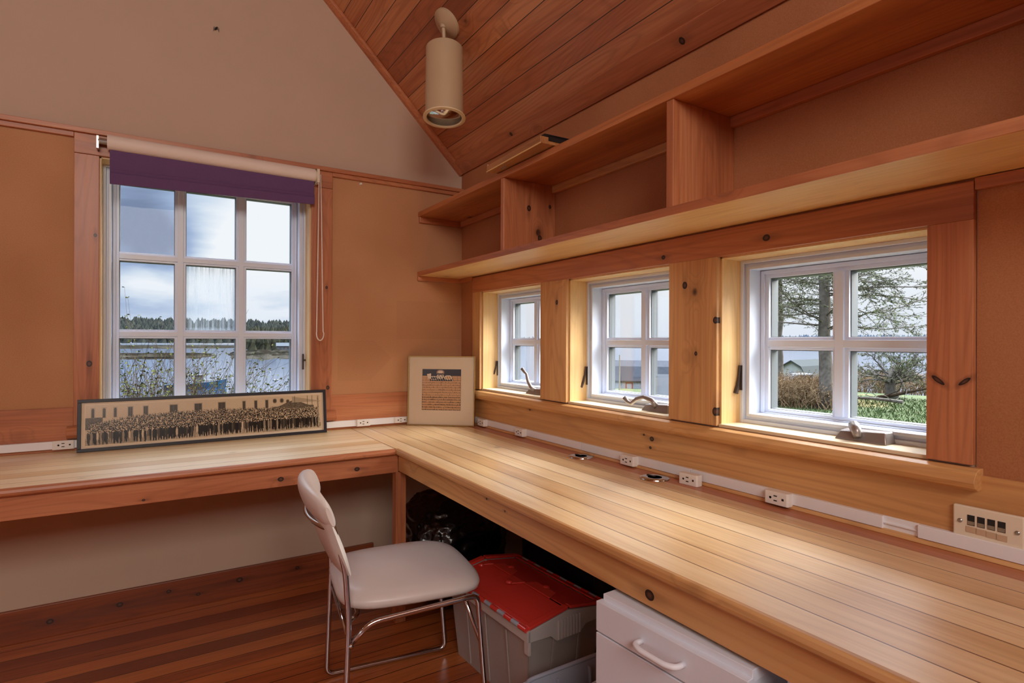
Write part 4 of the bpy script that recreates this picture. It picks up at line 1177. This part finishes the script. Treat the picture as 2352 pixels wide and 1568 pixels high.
def sea_mat():
    m, nt, b, out = new_mat('calm sea water')
    b.inputs['Base Color'].default_value = lino((92, 116, 138)); b.inputs['Roughness'].default_value = .14
    b.inputs['Specular IOR Level'].default_value = .5
    tc = nd(nt, 'ShaderNodeTexCoord')
    mp = nd(nt, 'ShaderNodeMapping'); mp.inputs['Scale'].default_value = (.05, .18, 1); nt.links.new(tc.outputs['Object'], mp.inputs[0])
    n = noise_tex(nt, mp.outputs[0], 1.0, 4.0, .6)
    bn = nd(nt, 'ShaderNodeBump'); bn.inputs['Strength'].default_value = .06; bn.inputs['Distance'].default_value = .3
    nt.links.new(n, bn.inputs['Height']); nt.links.new(bn.outputs[0], b.inputs['Normal'])
    nt.links.new(ramp(nt, n, [(.4, lino((44, 66, 98))), (.7, lino((60, 84, 116)))]), b.inputs['Base Color'])
    return m
b = MB(); b.box(-9000, 9000, -200, 12000, SEA - .5, SEA)
tag(b.build('sea', sea_mat()), 'calm grey blue bay water', 'sea', kind='structure')

def rock_mat(name, a, c_, s):
    m, nt, b, out = new_mat(name)
    tc = nd(nt, 'ShaderNodeTexCoord'); mp = nd(nt, 'ShaderNodeMapping'); mp.inputs['Scale'].default_value = (s, s * .35, s * 3)
    nt.links.new(tc.outputs['Object'], mp.inputs[0])
    n = noise_tex(nt, mp.outputs[0], 1.0, 5.0, .65)
    nt.links.new(ramp(nt, n, [(.36, lino(a)), (.5, lino(c_)), (.60, lino((78, 74, 66)))]), b.inputs['Base Color'])
    b.inputs['Roughness'].default_value = .95; b.inputs['Specular IOR Level'].default_value = 0
    return m
M['rock'] = rock_mat('tidal rock', (29, 28, 25), (46, 43, 36), .05)
M['rockfar'] = rock_mat('far tidal flat', (38, 37, 34), (56, 53, 45), .02)
def island(name, az0, az1, r0, r1, h, mat, label, seed=0):
    b = MB(); na, nr = 60, 16
    for i in range(na + 1):
        az = az0 + (az1 - az0) * i / na
        ea = min(1, 6 * min(i, na - i) / na)
        for j in range(nr + 1):
            t = j / nr
            rr0 = r0 + (r1 - r0) * .10 * mnoise.noise(Vector((i * .25, seed, 0)))
            r_ = rr0 + (r1 - rr0) * t
            e = math.sin(PI * min(1, t * 1.0)) ** .6 * ea
            z = SEA - .6 + e * (h + .6) * (.75 + .5 * mnoise.noise(Vector((i * .4, j * .5, seed))))
            p = pol(az, r_, z); b.v.append(tuple(p))
    for i in range(na):
        for j in range(nr): b.f.append([i*(nr+1)+j, i*(nr+1)+j+1, (i+1)*(nr+1)+j+1, (i+1)*(nr+1)+j]); b.mi.append(0)
    return tag(b.build(name, mat, smooth='all'), label, 'rocky shore', kind='structure')
island('tidal_ledge', -14, 5.6, 415, 640, 1.6, M['rock'], 'low rocky tidal ledge across the water, seen through the left panes of the big window', 3)
island('tidal_flat', -14, 7.5, 900, 1500, 2.2, M['rockfar'], 'pale tidal flat far out, below the wooded ridge behind the ledge', 5)
island('wooded_point_shore', 5.2, 20, 400, 700, 5.0, M['rock'], 'rocky shore under the wooded point, seen through the right pane of the big window', 8)

def tree_mat(name, a, c_, s=.2):
    m, nt, b, out = new_mat(name)
    tc = nd(nt, 'ShaderNodeTexCoord')
    n = noise_tex(nt, tc.outputs['Object'], s, 5.0, .7)
    nt.links.new(ramp(nt, n, [(.35, lino(a)), (.65, lino(c_))]), b.inputs['Base Color'])
    b.inputs['Roughness'].default_value = 1.0; b.inputs['Specular IOR Level'].default_value = 0
    return m
def treeline(name, az0, az1, r0, r1, h0, h1, zb, n, mat, label, wid=.32, zrise=0.0, env=lambda t: 1.0):
    b = MB(); rng = random.Random(hash(label) % 1000 if False else len(label))
    for k in range(n):
        t = rng.random(); az = az0 + (az1 - az0) * t; q = rng.random(); r_ = r0 + (r1 - r0) * q
        h = (h0 + (h1 - h0) * rng.random()) * env(t); z = zb + zrise * q * env(t)
        p = pol(az, r_, z); m = 5; w = h * wid * (.7 + .6 * rng.random()); a0 = rng.random() * 6
        vs = [(p.x + w * math.cos(a0 + 2*PI*i/m), p.y + w * math.sin(a0 + 2*PI*i/m), z) for i in range(m)]
        vs += [(p.x + w*.62 * math.cos(a0 + .5 + 2*PI*i/m), p.y + w*.62 * math.sin(a0 + .5 + 2*PI*i/m), z + h*.5) for i in range(m)] + [(p.x, p.y, z + h)]
        fs = []
        for i in range(m):
            j = (i + 1) % m; fs += [(i, j, m + j, m + i), (m + i, m + j, 2*m)]
        b.add(vs, fs)
    return tag(b.build(name, mat, recalc=False), label, 'trees', kind='stuff')
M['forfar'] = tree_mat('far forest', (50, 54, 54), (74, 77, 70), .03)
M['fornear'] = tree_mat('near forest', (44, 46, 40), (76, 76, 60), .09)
M['forhaze'] = tree_mat('distant forest', (108, 122, 140), (122, 136, 150), .01)  # blue-grey haze of distance painted into the tree colour
treeline('treeline', -16, 15, 1700, 2100, 20, 32, SEA + 3, 2800, M['forfar'], 'dark wooded ridge on the skyline beyond the bay, left', zrise=54, wid=.42)
treeline('treeline', 6.6, 22, 560, 760, 11, 17, SEA + 3, 700, M['fornear'], 'wooded point behind the rocky shore, right pane of the big window', zrise=12)
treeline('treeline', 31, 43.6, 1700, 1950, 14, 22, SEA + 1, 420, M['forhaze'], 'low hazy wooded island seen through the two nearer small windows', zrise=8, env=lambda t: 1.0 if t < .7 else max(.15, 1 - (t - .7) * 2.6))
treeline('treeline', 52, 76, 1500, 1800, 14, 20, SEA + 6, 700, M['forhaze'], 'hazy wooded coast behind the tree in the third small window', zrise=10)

M['hullblue'] = plain('blue hull', od((34, 96, 138)), .5); M['boatw'] = plain('white boat paint', od((140, 144, 148)), .5); M['boatg'] = plain('grey boat', od((84, 90, 96)), .5)
def boat(az, r_, L, hd, hullm, label, cabin=True):
    p = pol(az, r_, SEA)
    o = empty('boat', p, R(hd), label=label, cat='boat')
    b = MB(); st = []
    for k in range(11):
        t = k / 10; x = -L/2 + L*t; w = L*.16 * (1 - max(0, (t - .45) / .55) ** 2.2); hgt = L * (.085 + .07 * max(0, t - .3) ** 1.4 * 2)
        st.append([(x - .02*L*(1-t), -w*.7, -.3), (x + .03*L*t**3, -w, hgt), (x + .03*L*t**3, w, hgt), (x - .02*L*(1-t), w*.7, -.3)])
    for s_ in st: b.v += s_
    for k in range(10):
        for j in range(4): b.f.append([k*4 + j, k*4 + (j+1) % 4, (k+1)*4 + (j+1) % 4, (k+1)*4 + j]); b.mi.append(0)
    b.f.append([0, 1, 2, 3]); b.mi.append(0); b.f.append([43, 42, 41, 40]); b.mi.append(0)
    b.build('hull', hullm, o)
    if cabin:
        b = MB(); z = L*.10
        b.hexa([(.0*L, -L*.10, z), (.16*L, -L*.09, z), (.16*L, L*.09, z), (0, L*.10, z)], [(.0, -L*.09, z + L*.15), (.12*L, -L*.08, z + L*.15), (.12*L, L*.08, z + L*.15), (0, L*.09, z + L*.15)])
        b.box(-.14*L, .13*L, -L*.11, L*.11, z + L*.15, z + L*.165); b.build('wheelhouse', M['boatw'], o)
        b = MB(); b.tube([(.02*L, 0, z + L*.16), (.02*L, 0, z + L*.34)], .07, 6); b.tube([(.02*L, -.6, z + L*.27), (.02*L, .6, z + L*.27)], .05, 6); b.build('mast', M['boatw'], o)
        b = MB(); b.hexa([(.10*L, -.10*L, z), (.44*L, -.02*L, z + .05*L), (.44*L, .02*L, z + .05*L), (.10*L, .10*L, z)], [(.10*L, -.09*L, z + .06*L), (.42*L, -.015*L, z + .075*L), (.42*L, .015*L, z + .075*L), (.10*L, .09*L, z + .06*L)]); b.build('foredeck', M['boatw'], o)
    return o
boat(3.0, 167, 13.5, -12, M['hullblue'], 'blue hulled fishing boat with white wheelhouse moored in the bay')
boat(12.0, 175, 7.0, 0, M['boatw'], 'small white skiff at the right edge of the big window', cabin=False)
boat(32.8, 150, 9.0, 20, M['boatw'], 'white boat seen through the small window nearest the corner')
for az, r_, lab in ((9.0, 236, 'white mooring buoy farther out, above the pair of buoys'), (9.35, 190, 'white mooring buoy, left one of the pair'), (9.65, 190, 'white mooring buoy, right one of the pair, nearest the skiff'), (4.6, 215, 'white mooring buoy beyond the bow of the blue boat')):
    b = MB(); b.lathe([(0, -.3), (.35, -.15), (.42, .1), (.3, .4), (0, .5)], 14)
    o = b.build('mooring_buoy', M['boatw'], smooth='all'); o.location = pol(az, r_, SEA); tag(o, lab, 'buoy', 'mooring buoys in the bay')
# cottage on the wooded point
ho = empty('cottage', pol(10.2, 545, SEA + 3.2), R(-10), label='white cottage on the shore of the wooded point', cat='house')
b = MB(); b.box(-6, 6, -4, 4, 0, 4.2); b.build('wall', plain('cottage siding', od((74, 76, 78)), .7), ho)
b = MB(); b.prism([(-4.6, 4.0), (4.6, 4.0), (0, 7.0)], lambda a, p, q: (a, p, q), -6.6, 6.6); b.build('roof', M['boatg'], ho)
for x in (-3.6, -.6, 2.6):
    b = MB(); b.box(x, x + 1.6, -4.06, -4.0, 1.2, 3.2); b.build('window', M['slot'], ho)

M['roofdk'] = plain('dark shingle roof', od((84, 86, 94)), .9, var=.15, vscale=1.5)
M['barnw'] = plain('white clapboard', od((206, 208, 212)), .8); M['metalroof'] = plain('pale metal roof', od((84, 87, 92)), .5, var=.05, vscale=.8)
M['shin'] = plain('grey shingle wall', od((206, 206, 198)), .9, var=.06, vscale=2); M['shinroof'] = plain('grey shingle roof', od((74, 80, 80)), .9, var=.06, vscale=2)
M['redp'] = plain('red paint', od((178, 52, 52)), .7); M['darkwin'] = plain('dark window pane', od((70, 78, 88)), .3)
def barn(name, p, rz, L, W, hw, hb, ht, wallm, roofm, label):
    """gambrel barn, ridge along local x"""
    o = empty(name, p, rz, label=label, cat='barn')
    h2, h3 = hw + hb, hw + hb + ht; q = W/2; q2 = q * .62
    b = MB(); b.prism([(-q, 0), (q, 0), (q, hw), (q2, h2), (0, h3), (-q2, h2), (-q, hw)], lambda a, p_, z: (a, p_, z), -L/2, L/2); b.build('wall', wallm, o)
    b = MB(); e = .18
    for s in (-1, 1):
        for (a0, z0_, a1, z1_) in ((q + .35, hw - .3, q2, h2), (q2, h2, 0, h3)):
            b.hexa([(-L/2 - .4, s*a0, z0_), (L/2 + .4, s*a0, z0_), (L/2 + .4, s*a1, z1_), (-L/2 - .4, s*a1, z1_)], [(-L/2 - .4, s*a0, z0_ + e), (L/2 + .4, s*a0, z0_ + e), (L/2 + .4, s*a1, z1_ + e), (-L/2 - .4, s*a1, z1_ + e)])
    b.build('roof', roofm, o)
    return o
bn_ = barn('barn', pol(46.6, 136, -9.7), R(-46.0), 24, 9, 2.1, 2.9, 1.3, M['barnw'], M['roofdk'], 'long white barn with dark gambrel roof on the shore')
for x in (-10.2,):
    b = MB(); b.box(x - .5, x + .5, -4.56, -4.48, .7, 1.7); w_ = b.build('window', M['darkwin'], bn_); b = MB(); b.box(x - .7, x + .7, -4.54, -4.46, .5, 1.9); b.build('window_frame', M['barnw'], w_)
for x in (-6.6, -3.2):
    b = MB(); b.box(x - .8, x - .6, -4.6, -4.48, 0, 1.6); b.box(x + .6, x + .8, -4.6, -4.48, 0, 1.6); b.box(x - .8, x + .8, -4.6, -4.48, 1.4, 1.6); b.build('door_frame', M['redp'], bn_)
sd = empty('shed', pol(49.0, 60, -5.6), R(-38), label='low shed with pale metal roof in front of the long barn', cat='shed')
b = MB(); b.box(-3.5, 5, -2.2, 2.2, 0, 1.3); b.build('wall', M['barnw'], sd)
b = MB(); b.prism([(-3.6, .5), (0, 3.35), (3.6, .5), (3.6, .65), (0, 3.5), (-3.6, .65)], lambda a, p, q: (a, p, q), -3.4, 5.5); b.build('roof', M['metalroof'], sd)
p0 = pol(42.8, 118, ground(42.8, 118) - .2)
b = MB(); b.tube([(0, 0, 0), (0, 0, 7.4)], [.16, .11], 8); o = b.build('utility_pole', plain('weathered pole', od((172, 150, 110)), .8)); o.location = p0; tag(o, 'bare wooden utility pole in front of the white barn', 'pole')
gg = barn('gambrel_garage', pol(59.6, 112, -8.4), R(-59.6 + 90 - 22), 13, 5.4, 2.9, 2.5, 1.0, M['shin'], M['shinroof'], 'grey shingled gambrel garage behind the brown scrub')
b = MB(); b.box(-6.60, -6.52, -.32, .32, 3.0, 4.6); w_ = b.build('window', M['barnw'], gg); b = MB(); b.box(-6.63, -6.58, -.22, .22, 3.1, 3.75); b.box(-6.63, -6.58, -.22, .22, 3.85, 4.5); b.build('pane', M['darkwin'], w_)
# pickup truck
tk = empty('pickup_truck', pol(58.9, 50, ground(58.9, 52) - .0), R(180 - 40), label='white pickup truck half hidden by the brown scrub, in front of the garage', cat='truck')
prof = [(2.6, .45), (2.65, .95), (2.5, 1.08), (1.25, 1.2), (.45, 1.85), (-.75, 1.9), (-.95, 1.25), (-2.7, 1.2), (-2.75, .45)]
b = MB(); b.prism(prof, lambda a, p, q: (p, a, q), -.92, .92); b.build('body', M['boatw'], tk, bevel=.06)
for s in (-1, 1):
    b = MB(); b.prism([(1.0, 1.24), (.42, 1.74), (-.62, 1.78), (-.72, 1.24)], lambda a, p, q: (p, a, q), s*.925, s*.94); b.build('window', M['darkwin'], tk)
b = MB()
b.prism([(1.24, 1.24), (.50, 1.80), (.47, 1.82), (1.20, 1.26)], lambda a, p, q: (p + .03, a, q + .03), -.75, .75); b.build('windscreen', M['darkwin'], tk)
for x in (1.7, -1.7):
    for s in (-1, 1):
        b = MB(); b.lathe([(0, -.12), (.38, -.12), (.40, -.06), (.40, .06), (.38, .12), (0, .12)], 18, Matrix.Translation((x, s*.86, .40)) @ Matrix.Rotation(PI/2, 4, 'X')); b.build('wheel', M['blackbox'], tk)

# ---- trees and shrubs near the house
M['bark'] = tree_mat('spruce bark', (122, 112, 102), (168, 158, 146), 6.0)
M['needle'] = tree_mat('spruce needles', (104, 116, 78), (156, 162, 112), 3.0)
M['twig'] = tree_mat('bare twigs', (66, 54, 44), (96, 80, 62), 4.0)
M['redtwig'] = tree_mat('brown scrub', (170, 138, 104), (214, 180, 140), 4.0)
M['bud'] = tree_mat('spring buds', (82, 88, 48), (120, 120, 74), 5.0)
def wig(p0, d, L, n, rng, droop=0.0, jit=.15):
    pts = [Vector(p0)]; d = Vector(d).normalized()
    for k in range(n):
        d = (d + Vector((rng.gauss(0, jit), rng.gauss(0, jit), rng.gauss(0, jit) - droop))).normalized()
        pts.append(pts[-1] + d * (L / n))
    return pts
def leafquad(b, p, d, l, w, rng):
    d = Vector(d).normalized(); s = d.cross(Vector((rng.gauss(0, 1), rng.gauss(0, 1), rng.gauss(0, 1)))).normalized() * w
    p = Vector(p); b.add([p - s * .4, p + s * .4, p + d * l * .7 + s, p + d * l, p + d * l * .7 - s], [(0, 1, 2, 3, 4)])
def spray(tr, fo, pts, r0, rng, tuft, tl):
    tr.tube(pts, [r0 * (1 - .8 * i / (len(pts) - 1)) for i in range(len(pts))], 4, cap=False)
    n = len(pts)
    for i in range(1, n):
        d = (pts[i] - pts[i-1]).normalized()
        for k in range(tuft):
            if rng.random() > .35 + .65 * i / n: continue
            side = d.cross(Vector((0, 0, 1))); side = side.normalized() if side.length > .01 else Vector((1, 0, 0))
            q = pts[i-1].lerp(pts[i], rng.random())
            e = (d * rng.uniform(.2, .9) + side * rng.uniform(-1, 1) + Vector((0, 0, rng.uniform(-.35, .35)))).normalized()
            l = tl * rng.uniform(.5, 1.2)
            tr.tube([q, q + e * l], [.006, .003], 3, cap=False)
            for j in range(7):
                leafquad(fo, q + e * l * rng.uniform(.15, 1), e + Vector((rng.gauss(0, .6), rng.gauss(0, .6), rng.gauss(0, .5))), .075, .010, rng)
def spruce(az, r_, H, r0, seed, label, nb, blen, zmin, tuft=5, lean=(0, 0)):
    rng = random.Random(seed); zb = ground(az, r_) - .1
    o = empty('spruce_tree', pol(az, r_, zb), label=label, cat='tree')
    tr, fo = MB(), MB(); n = 14
    tp = [Vector((lean[0] * (k/n) * H + rng.gauss(0, .03), lean[1] * (k/n) * H + rng.gauss(0, .03), H * k / n)) for k in range(n + 1)]
    tr.tube(tp, [r0 * (1.35 if k == 0 else 1.0) * (1 - .75 * k / n) for k in range(n + 1)], 10)
    br = MB()
    for k in range(nb):
        t = zmin + (1 - zmin) * (k + rng.random()) / nb
        z = t * H; i = min(n - 1, int(t * n)); p = tp[i].lerp(tp[i+1], t * n - i)
        a = rng.random() * 2 * PI; L = blen * (1.05 - .75 * t) * rng.uniform(.55, 1.15)
        d = Vector((math.cos(a), math.sin(a), rng.uniform(-.15, .25)))
        pts = wig(p, d, L, 7, rng, .03, .12)
        spray(br, fo, pts, .012 + .022 * (1 - t), rng, tuft, .55)
        for m_ in range(4):
            i2 = rng.randint(2, 6); sd_ = (pts[i2] - pts[i2-1]).normalized().cross(Vector((0, 0, 1))) * rng.choice((-1, 1))
            q = wig(pts[i2], (pts[i2] - pts[i2-1]).normalized() * .6 + sd_ * .8, L * .42, 4, rng, .03, .15)
            spray(br, fo, q, .010, rng, tuft, .42)
    tr.build('trunk', M['bark'], o, smooth='all'); br.build('branches', M['bark'], o, recalc=False)
    tag(fo.build('needles', M['needle'], o, recalc=False), kind='stuff')
    return o
spruce(60.75, 21.0, 11.5, .215, 5, 'big spruce tree with thick trunk behind the third small window', 92, 4.8, .22, 7)
spruce(57.3, 27.0, 11.0, .13, 12, 'slimmer spruce tree left of the big spruce', 44, 3.4, .26, 4)
# gnarled low tree on the lawn
rng = random.Random(21); zb = ground(66, 26) - .1
gt = empty('gnarled_tree', pol(65.8, 26.5, zb), label='low gnarled half bare tree at the edge of the lawn', cat='tree')
tr, br, fo = MB(), MB(), MB()
tr.tube([(0, 0, 0), (.02, .03, .3), (-.03, .05, .6), (.05, 0, .9), (.12, -.02, 1.35)], [.30, .20, .18, .13, .04], 10)
for k in range(16):
    a = 2 * PI * k / 16 + rng.random() * .4
    pts = wig((.02, .02, .5 + .42 * rng.random()), (math.cos(a), math.sin(a), rng.uniform(.35, 1.15)), rng.uniform(1.2, 2.3), 8, rng, .01, .24)
    br.tube(pts, [.048 * (1 - .85 * i / 8) for i in range(9)], 5, cap=False)
    for m_ in range(10):
        i2 = rng.randint(2, 8)
        q = wig(pts[i2], (pts[i2] - pts[i2-1]).normalized() + Vector((rng.gauss(0, .7), rng.gauss(0, .7), rng.gauss(0, .5))), rng.uniform(.4, 1.0), 5, rng, 0, .3)
        if rng.random() < .62 and pts[i2].z > .9: spray(br, fo, q, .014, rng, 3, .3)
        else: br.tube(q, [.013 * (1 - .8 * i / 5) for i in range(6)], 4, cap=False)
tr.build('trunk', M['bark'], gt, smooth='all'); br.build('branches', M['bark'], gt, recalc=False); tag(fo.build('foliage', M['needle'], gt, recalc=False), kind='stuff')
# fallen branches on the lawn
for i, (az, r_, L, hd, lab) in enumerate(((67.4, 25.5, 2.4, 20, 'pale fallen branch on the lawn right of the gnarled tree'), (63.6, 24.0, 2.6, 160, 'dark fallen branch on the lawn left of the gnarled tree'))):
    o = empty('fallen_branch', pol(az, r_, ground(az, r_) + .10), R(hd - az), label=lab, cat='branch')
    rg = random.Random(40 + i); b = MB(); pts = wig((-L/2, 0, 0), (1, 0, .12 if i == 0 else .02), L, 8, rg, 0, .06); b.tube(pts, [.07 * (1 - .7*k/8) for k in range(9)], 6); 
    for k in range(9): b.tube(wig(pts[rg.randint(1, 8)], (rg.gauss(.5, .4), rg.gauss(0, .8), rg.uniform(0, .8)), .6, 4, rg, 0, .2), .012, 4)
    b.build('limb', M['twig'] if i == 0 else M['bark'], o)
def shrub(name, az, r_, w, h, n, seed, stemm, leafm, label, leaf=6, sr=.006, jit=.10, group=None, flat=1.0, wav=False):
    rg = random.Random(seed); zb = ground(az, r_) - .05
    o = empty(name, pol(az, r_, zb), R(-az), label=label, cat='shrub', group=group)
    st, lf = MB(), MB()
    for k in range(n):
        x, y = rg.uniform(-w/2, w/2), rg.uniform(-w/4, w/4) * flat
        hh = h * (.74 + .27 * rg.random()) * (1 - .2 * abs(x / (w/2)) ** 2)
        d = Vector((rg.gauss(0, .28), rg.gauss(0, .28), 1))
        pts = wig((x, y, 0), d, hh, 7, rg, 0, jit)
        st.tube(pts, [sr * (1.3 - .9 * i / 7) for i in range(8)], 3, cap=False)
        for m_ in range(8 if sr < .01 else 5):
            i2 = rg.randint(2, 6)
            q = wig(pts[i2], (pts[i2+1] - pts[i2]).normalized() + Vector((rg.gauss(0, .55), rg.gauss(0, .55), rg.uniform(-.1, .5))), hh * rg.uniform(.15, .4), 4, rg, 0, jit * 1.4)
            st.tube(q, [sr * .7, sr * .6, sr * .5, sr * .4, sr * .3], 3, cap=False)
            for j in range(leaf):
                i3 = rg.randint(1, 4); leafquad(lf, q[i3], Vector((rg.gauss(0, 1), rg.gauss(0, 1), rg.uniform(-.2, 1))), .030 if sr < .01 else .05, .010 if sr < .01 else .009, rg)
    st.build('stems', stemm, o, recalc=False)
    if lf.v: tag(lf.build('leaves', leafm, o, recalc=False), kind='stuff')
    return o
shrub('budding_shrub', -.6, 8.6, 2.4, 3.35, 700, 3, M['twig'], M['bud'], 'tall budding shrub in the lower left pane of the big window', 6, .0042)
shrub('budding_shrub', 4.2, 9.4, 1.1, 2.45, 300, 4, M['twig'], M['bud'], 'lower budding shrub in front of the blue boat, middle pane', 4, .004)
for i, (az, r_, w, h, lab) in enumerate(((56.2, 22, 3.0, 1.15, 'brown scrub bush left of the big spruce trunk, farthest left'), (58.5, 21, 2.4, 1.08, 'brown scrub bush between the farthest left bush and the big spruce trunk'),
                               (60.3, 23, 2.2, 1.15, 'brown scrub bush behind the big spruce trunk'), (63.4, 31, 3.0, 1.2, 'brown scrub bush behind the gnarled tree, left side'), (68.0, 32, 3.6, 1.2, 'brown scrub bush behind the gnarled tree, right side'))):
    shrub('brown_scrub', az, r_, w, h, 240, 60 + i, M['redtwig'], M['redtwig'], lab, 7, .0105, .12, group='brown scrub bushes outside the third window')
# lawn tufts
b = MB(); rg = random.Random(77)
for k in range(5200):
    az, r_ = rg.uniform(54, 72), 10 + 16 * rg.random() ** .8
    p = pol(az, r_, ground(az, r_) - .02)
    for j in range(2): leafquad(b, p + Vector((rg.gauss(0, .05), rg.gauss(0, .05), 0)), (rg.gauss(0, .5), rg.gauss(0, .5), 1), rg.uniform(.06, .16), .012, rg)
tag(b.build('lawn_grass', tree_mat('lawn grass', (84, 104, 60), (126, 142, 92), 2.0), recalc=False), 'green lawn grass under the third small window', 'grass', kind='stuff')

for k_ in ('hullblue', 'boatw', 'boatg', 'roofdk', 'barnw', 'metalroof', 'shin', 'shinroof', 'redp'):
    for n_ in M[k_].node_tree.nodes:
        if n_.type == 'BSDF_PRINCIPLED': n_.inputs['Specular IOR Level'].default_value = 0.08


# ------------------------------------------------------------------ camera
cam_d = bpy.data.cameras.new('camera'); cam = bpy.data.objects.new('camera', cam_d); COL.objects.link(cam)
cam_d.sensor_width = 36.0; cam_d.sensor_fit = 'HORIZONTAL'
cam_d.lens = 1304.17 / 2352 * 36.0
yaw, pitch, roll = R(32.08), R(-0.055), R(0.216)
f = Vector((math.sin(yaw) * math.cos(pitch), math.cos(yaw) * math.cos(pitch), math.sin(pitch)))
r = Vector((math.cos(yaw), -math.sin(yaw), 0)); u = r.cross(f)
r2 = r * math.cos(roll) + u * math.sin(roll); u2 = -r * math.sin(roll) + u * math.cos(roll)
cam.matrix_world = Matrix(((r2.x, u2.x, -f.x, -1.516), (r2.y, u2.y, -f.y, -2.972), (r2.z, u2.z, -f.z, 1.211), (0, 0, 0, 1)))
cam_d.clip_end = 20000; cam_d.clip_start = 0.02
SC.camera = cam
HIGH, SUN_E, BACK_E, FAR_E, EXPO = 17.0, 19.0, 75.0, 10.0, 0.0

# ------------------------------------------------------------------ sky and light
wd = bpy.data.worlds.new('sky'); SC.world = wd; wd.use_nodes = True
nt = wd.node_tree; nt.nodes.clear()
wo = nt.nodes.new('ShaderNodeOutputWorld'); bg = nt.nodes.new('ShaderNodeBackground'); nt.links.new(bg.outputs[0], wo.inputs[0])
tc = nt.nodes.new('ShaderNodeTexCoord'); sp = nt.nodes.new('ShaderNodeSeparateXYZ'); nt.links.new(tc.outputs['Generated'], sp.inputs[0])
X_, Y_, Z_ = sp.outputs
el = mth(nt, 'MAXIMUM', Z_, 0.0)
den = mth(nt, 'ADD', el, 0.16)
cv = comb(nt, mth(nt, 'DIVIDE', X_, den), mth(nt, 'DIVIDE', Y_, den), mth(nt, 'MULTIPLY', el, 2.0))
c1 = noise_tex(nt, cv, 1.15, 5.0, .55, .3)
c2 = noise_tex(nt, cv, .45, 3.0, .5)
t = mth(nt, 'ADD', mth(nt, 'MULTIPLY', c1, .6), mth(nt, 'MULTIPLY', c2, .4))
# one darker cloud bank to the north-west of the window, brighter cloud to its right
dv = Vector((math.sin(R(1.0)) * math.cos(R(8.5)), math.cos(R(1.0)) * math.cos(R(8.5)), math.sin(R(8.5))))
def bump(az, e, k):
    d = Vector((math.sin(R(az)) * math.cos(R(e)), math.cos(R(az)) * math.cos(R(e)), math.sin(R(e))))
    v = nt.nodes.new('ShaderNodeVectorMath'); v.operation = 'DOT_PRODUCT'; nt.links.new(tc.outputs['Generated'], v.inputs[0]); v.inputs[1].default_value = d
    return mth(nt, 'POWER', mth(nt, 'MAXIMUM', v.outputs['Value'], 0.0), k)
t = mth(nt, 'SUBTRACT', t, mth(nt, 'MULTIPLY', bump(-0.8, 9.0, 420), .36))
t = mth(nt, 'ADD', t, mth(nt, 'MULTIPLY', bump(5.2, 6.2, 900), .20))
t = mth(nt, 'ADD', t, mth(nt, 'MULTIPLY', bump(-1.0, 5.0, 1500), .16))
t = mth(nt, 'ADD', t, mth(nt, 'MULTIPLY', bump(11, 9.5, 300), .20))
t = mth(nt, 'ADD', t, mth(nt, 'MULTIPLY', bump(48, 10, 5), .38))
skyc = ramp(nt, t, [(.30, lin((122, 138, 168))), (.43, lin((164, 184, 216))), (.53, lin((208, 222, 238))), (.64, lin((244, 248, 252)))])
hor = mth(nt, 'SUBTRACT', 1.0, mth(nt, 'DIVIDE', el, .11), clamp=True)
skyc = mixc(nt, mth(nt, 'MULTIPLY', hor, .42), skyc, lin((196, 212, 236)))
nt.links.new(skyc, bg.inputs[0])
def sstep(x, a, b_):
    n = nt.nodes.new('ShaderNodeMapRange'); n.interpolation_type = 'SMOOTHSTEP'
    nt.links.new(x, n.inputs[0]); n.inputs[1].default_value = a; n.inputs[2].default_value = b_; return n.outputs[0]
# overhead sky boosted well past a plain overcast one, to light the room
st = mth(nt, 'ADD', 1.0, mth(nt, 'MULTIPLY', sstep(Z_, .38, .75), HIGH))
nt.links.new(st, bg.inputs[1])

sun_d = bpy.data.lights.new('sun', 'SUN'); sun_d.energy = SUN_E; sun_d.angle = R(50); sun_d.color = (1.0, .96, .88)
sun = bpy.data.objects.new('sun', sun_d); COL.objects.link(sun)
sun.rotation_euler = Vector((-.80, .30, -.66)).to_track_quat('-Z', 'Y').to_euler()

def area(name, loc, direction, sx, sy, energy, color):
    d = bpy.data.lights.new(name, 'AREA'); d.shape = 'RECTANGLE'; d.size = sx; d.size_y = sy; d.energy = energy; d.color = color
    o = bpy.data.objects.new(name, d); COL.objects.link(o); o.location = loc
    o.rotation_euler = Vector(direction).to_track_quat('-Z', 'Z').to_euler()
    return o
# fill lamps added in the two openings made behind the camera
area('back_fill_light', (-2.2, YB - .05, 2.75), (0, 1, -.15), 1.95, 1.05, BACK_E, (1.0, .93, .84))
area('far_fill_light', (XL - .05, -2.8, 1.6), (1, 0, 0), 2.7, .75, FAR_E, (1.0, .93, .84))

SC.view_settings.view_transform = 'Standard'; SC.view_settings.look = 'None'
SC.view_settings.exposure = EXPO; SC.view_settings.gamma = 1.0; SC.view_settings.use_curve_mapping = False
cy = SC.cycles
cy.use_denoising = True
try: cy.denoiser = 'OPENIMAGEDENOISE'
except Exception: pass
cy.max_bounces = 8; cy.diffuse_bounces = 5; cy.glossy_bounces = 4; cy.transmission_bounces = 4; cy.transparent_max_bounces = 12
cy.sample_clamp_indirect = 6.0; cy.caustics_reflective = False; cy.caustics_refractive = False
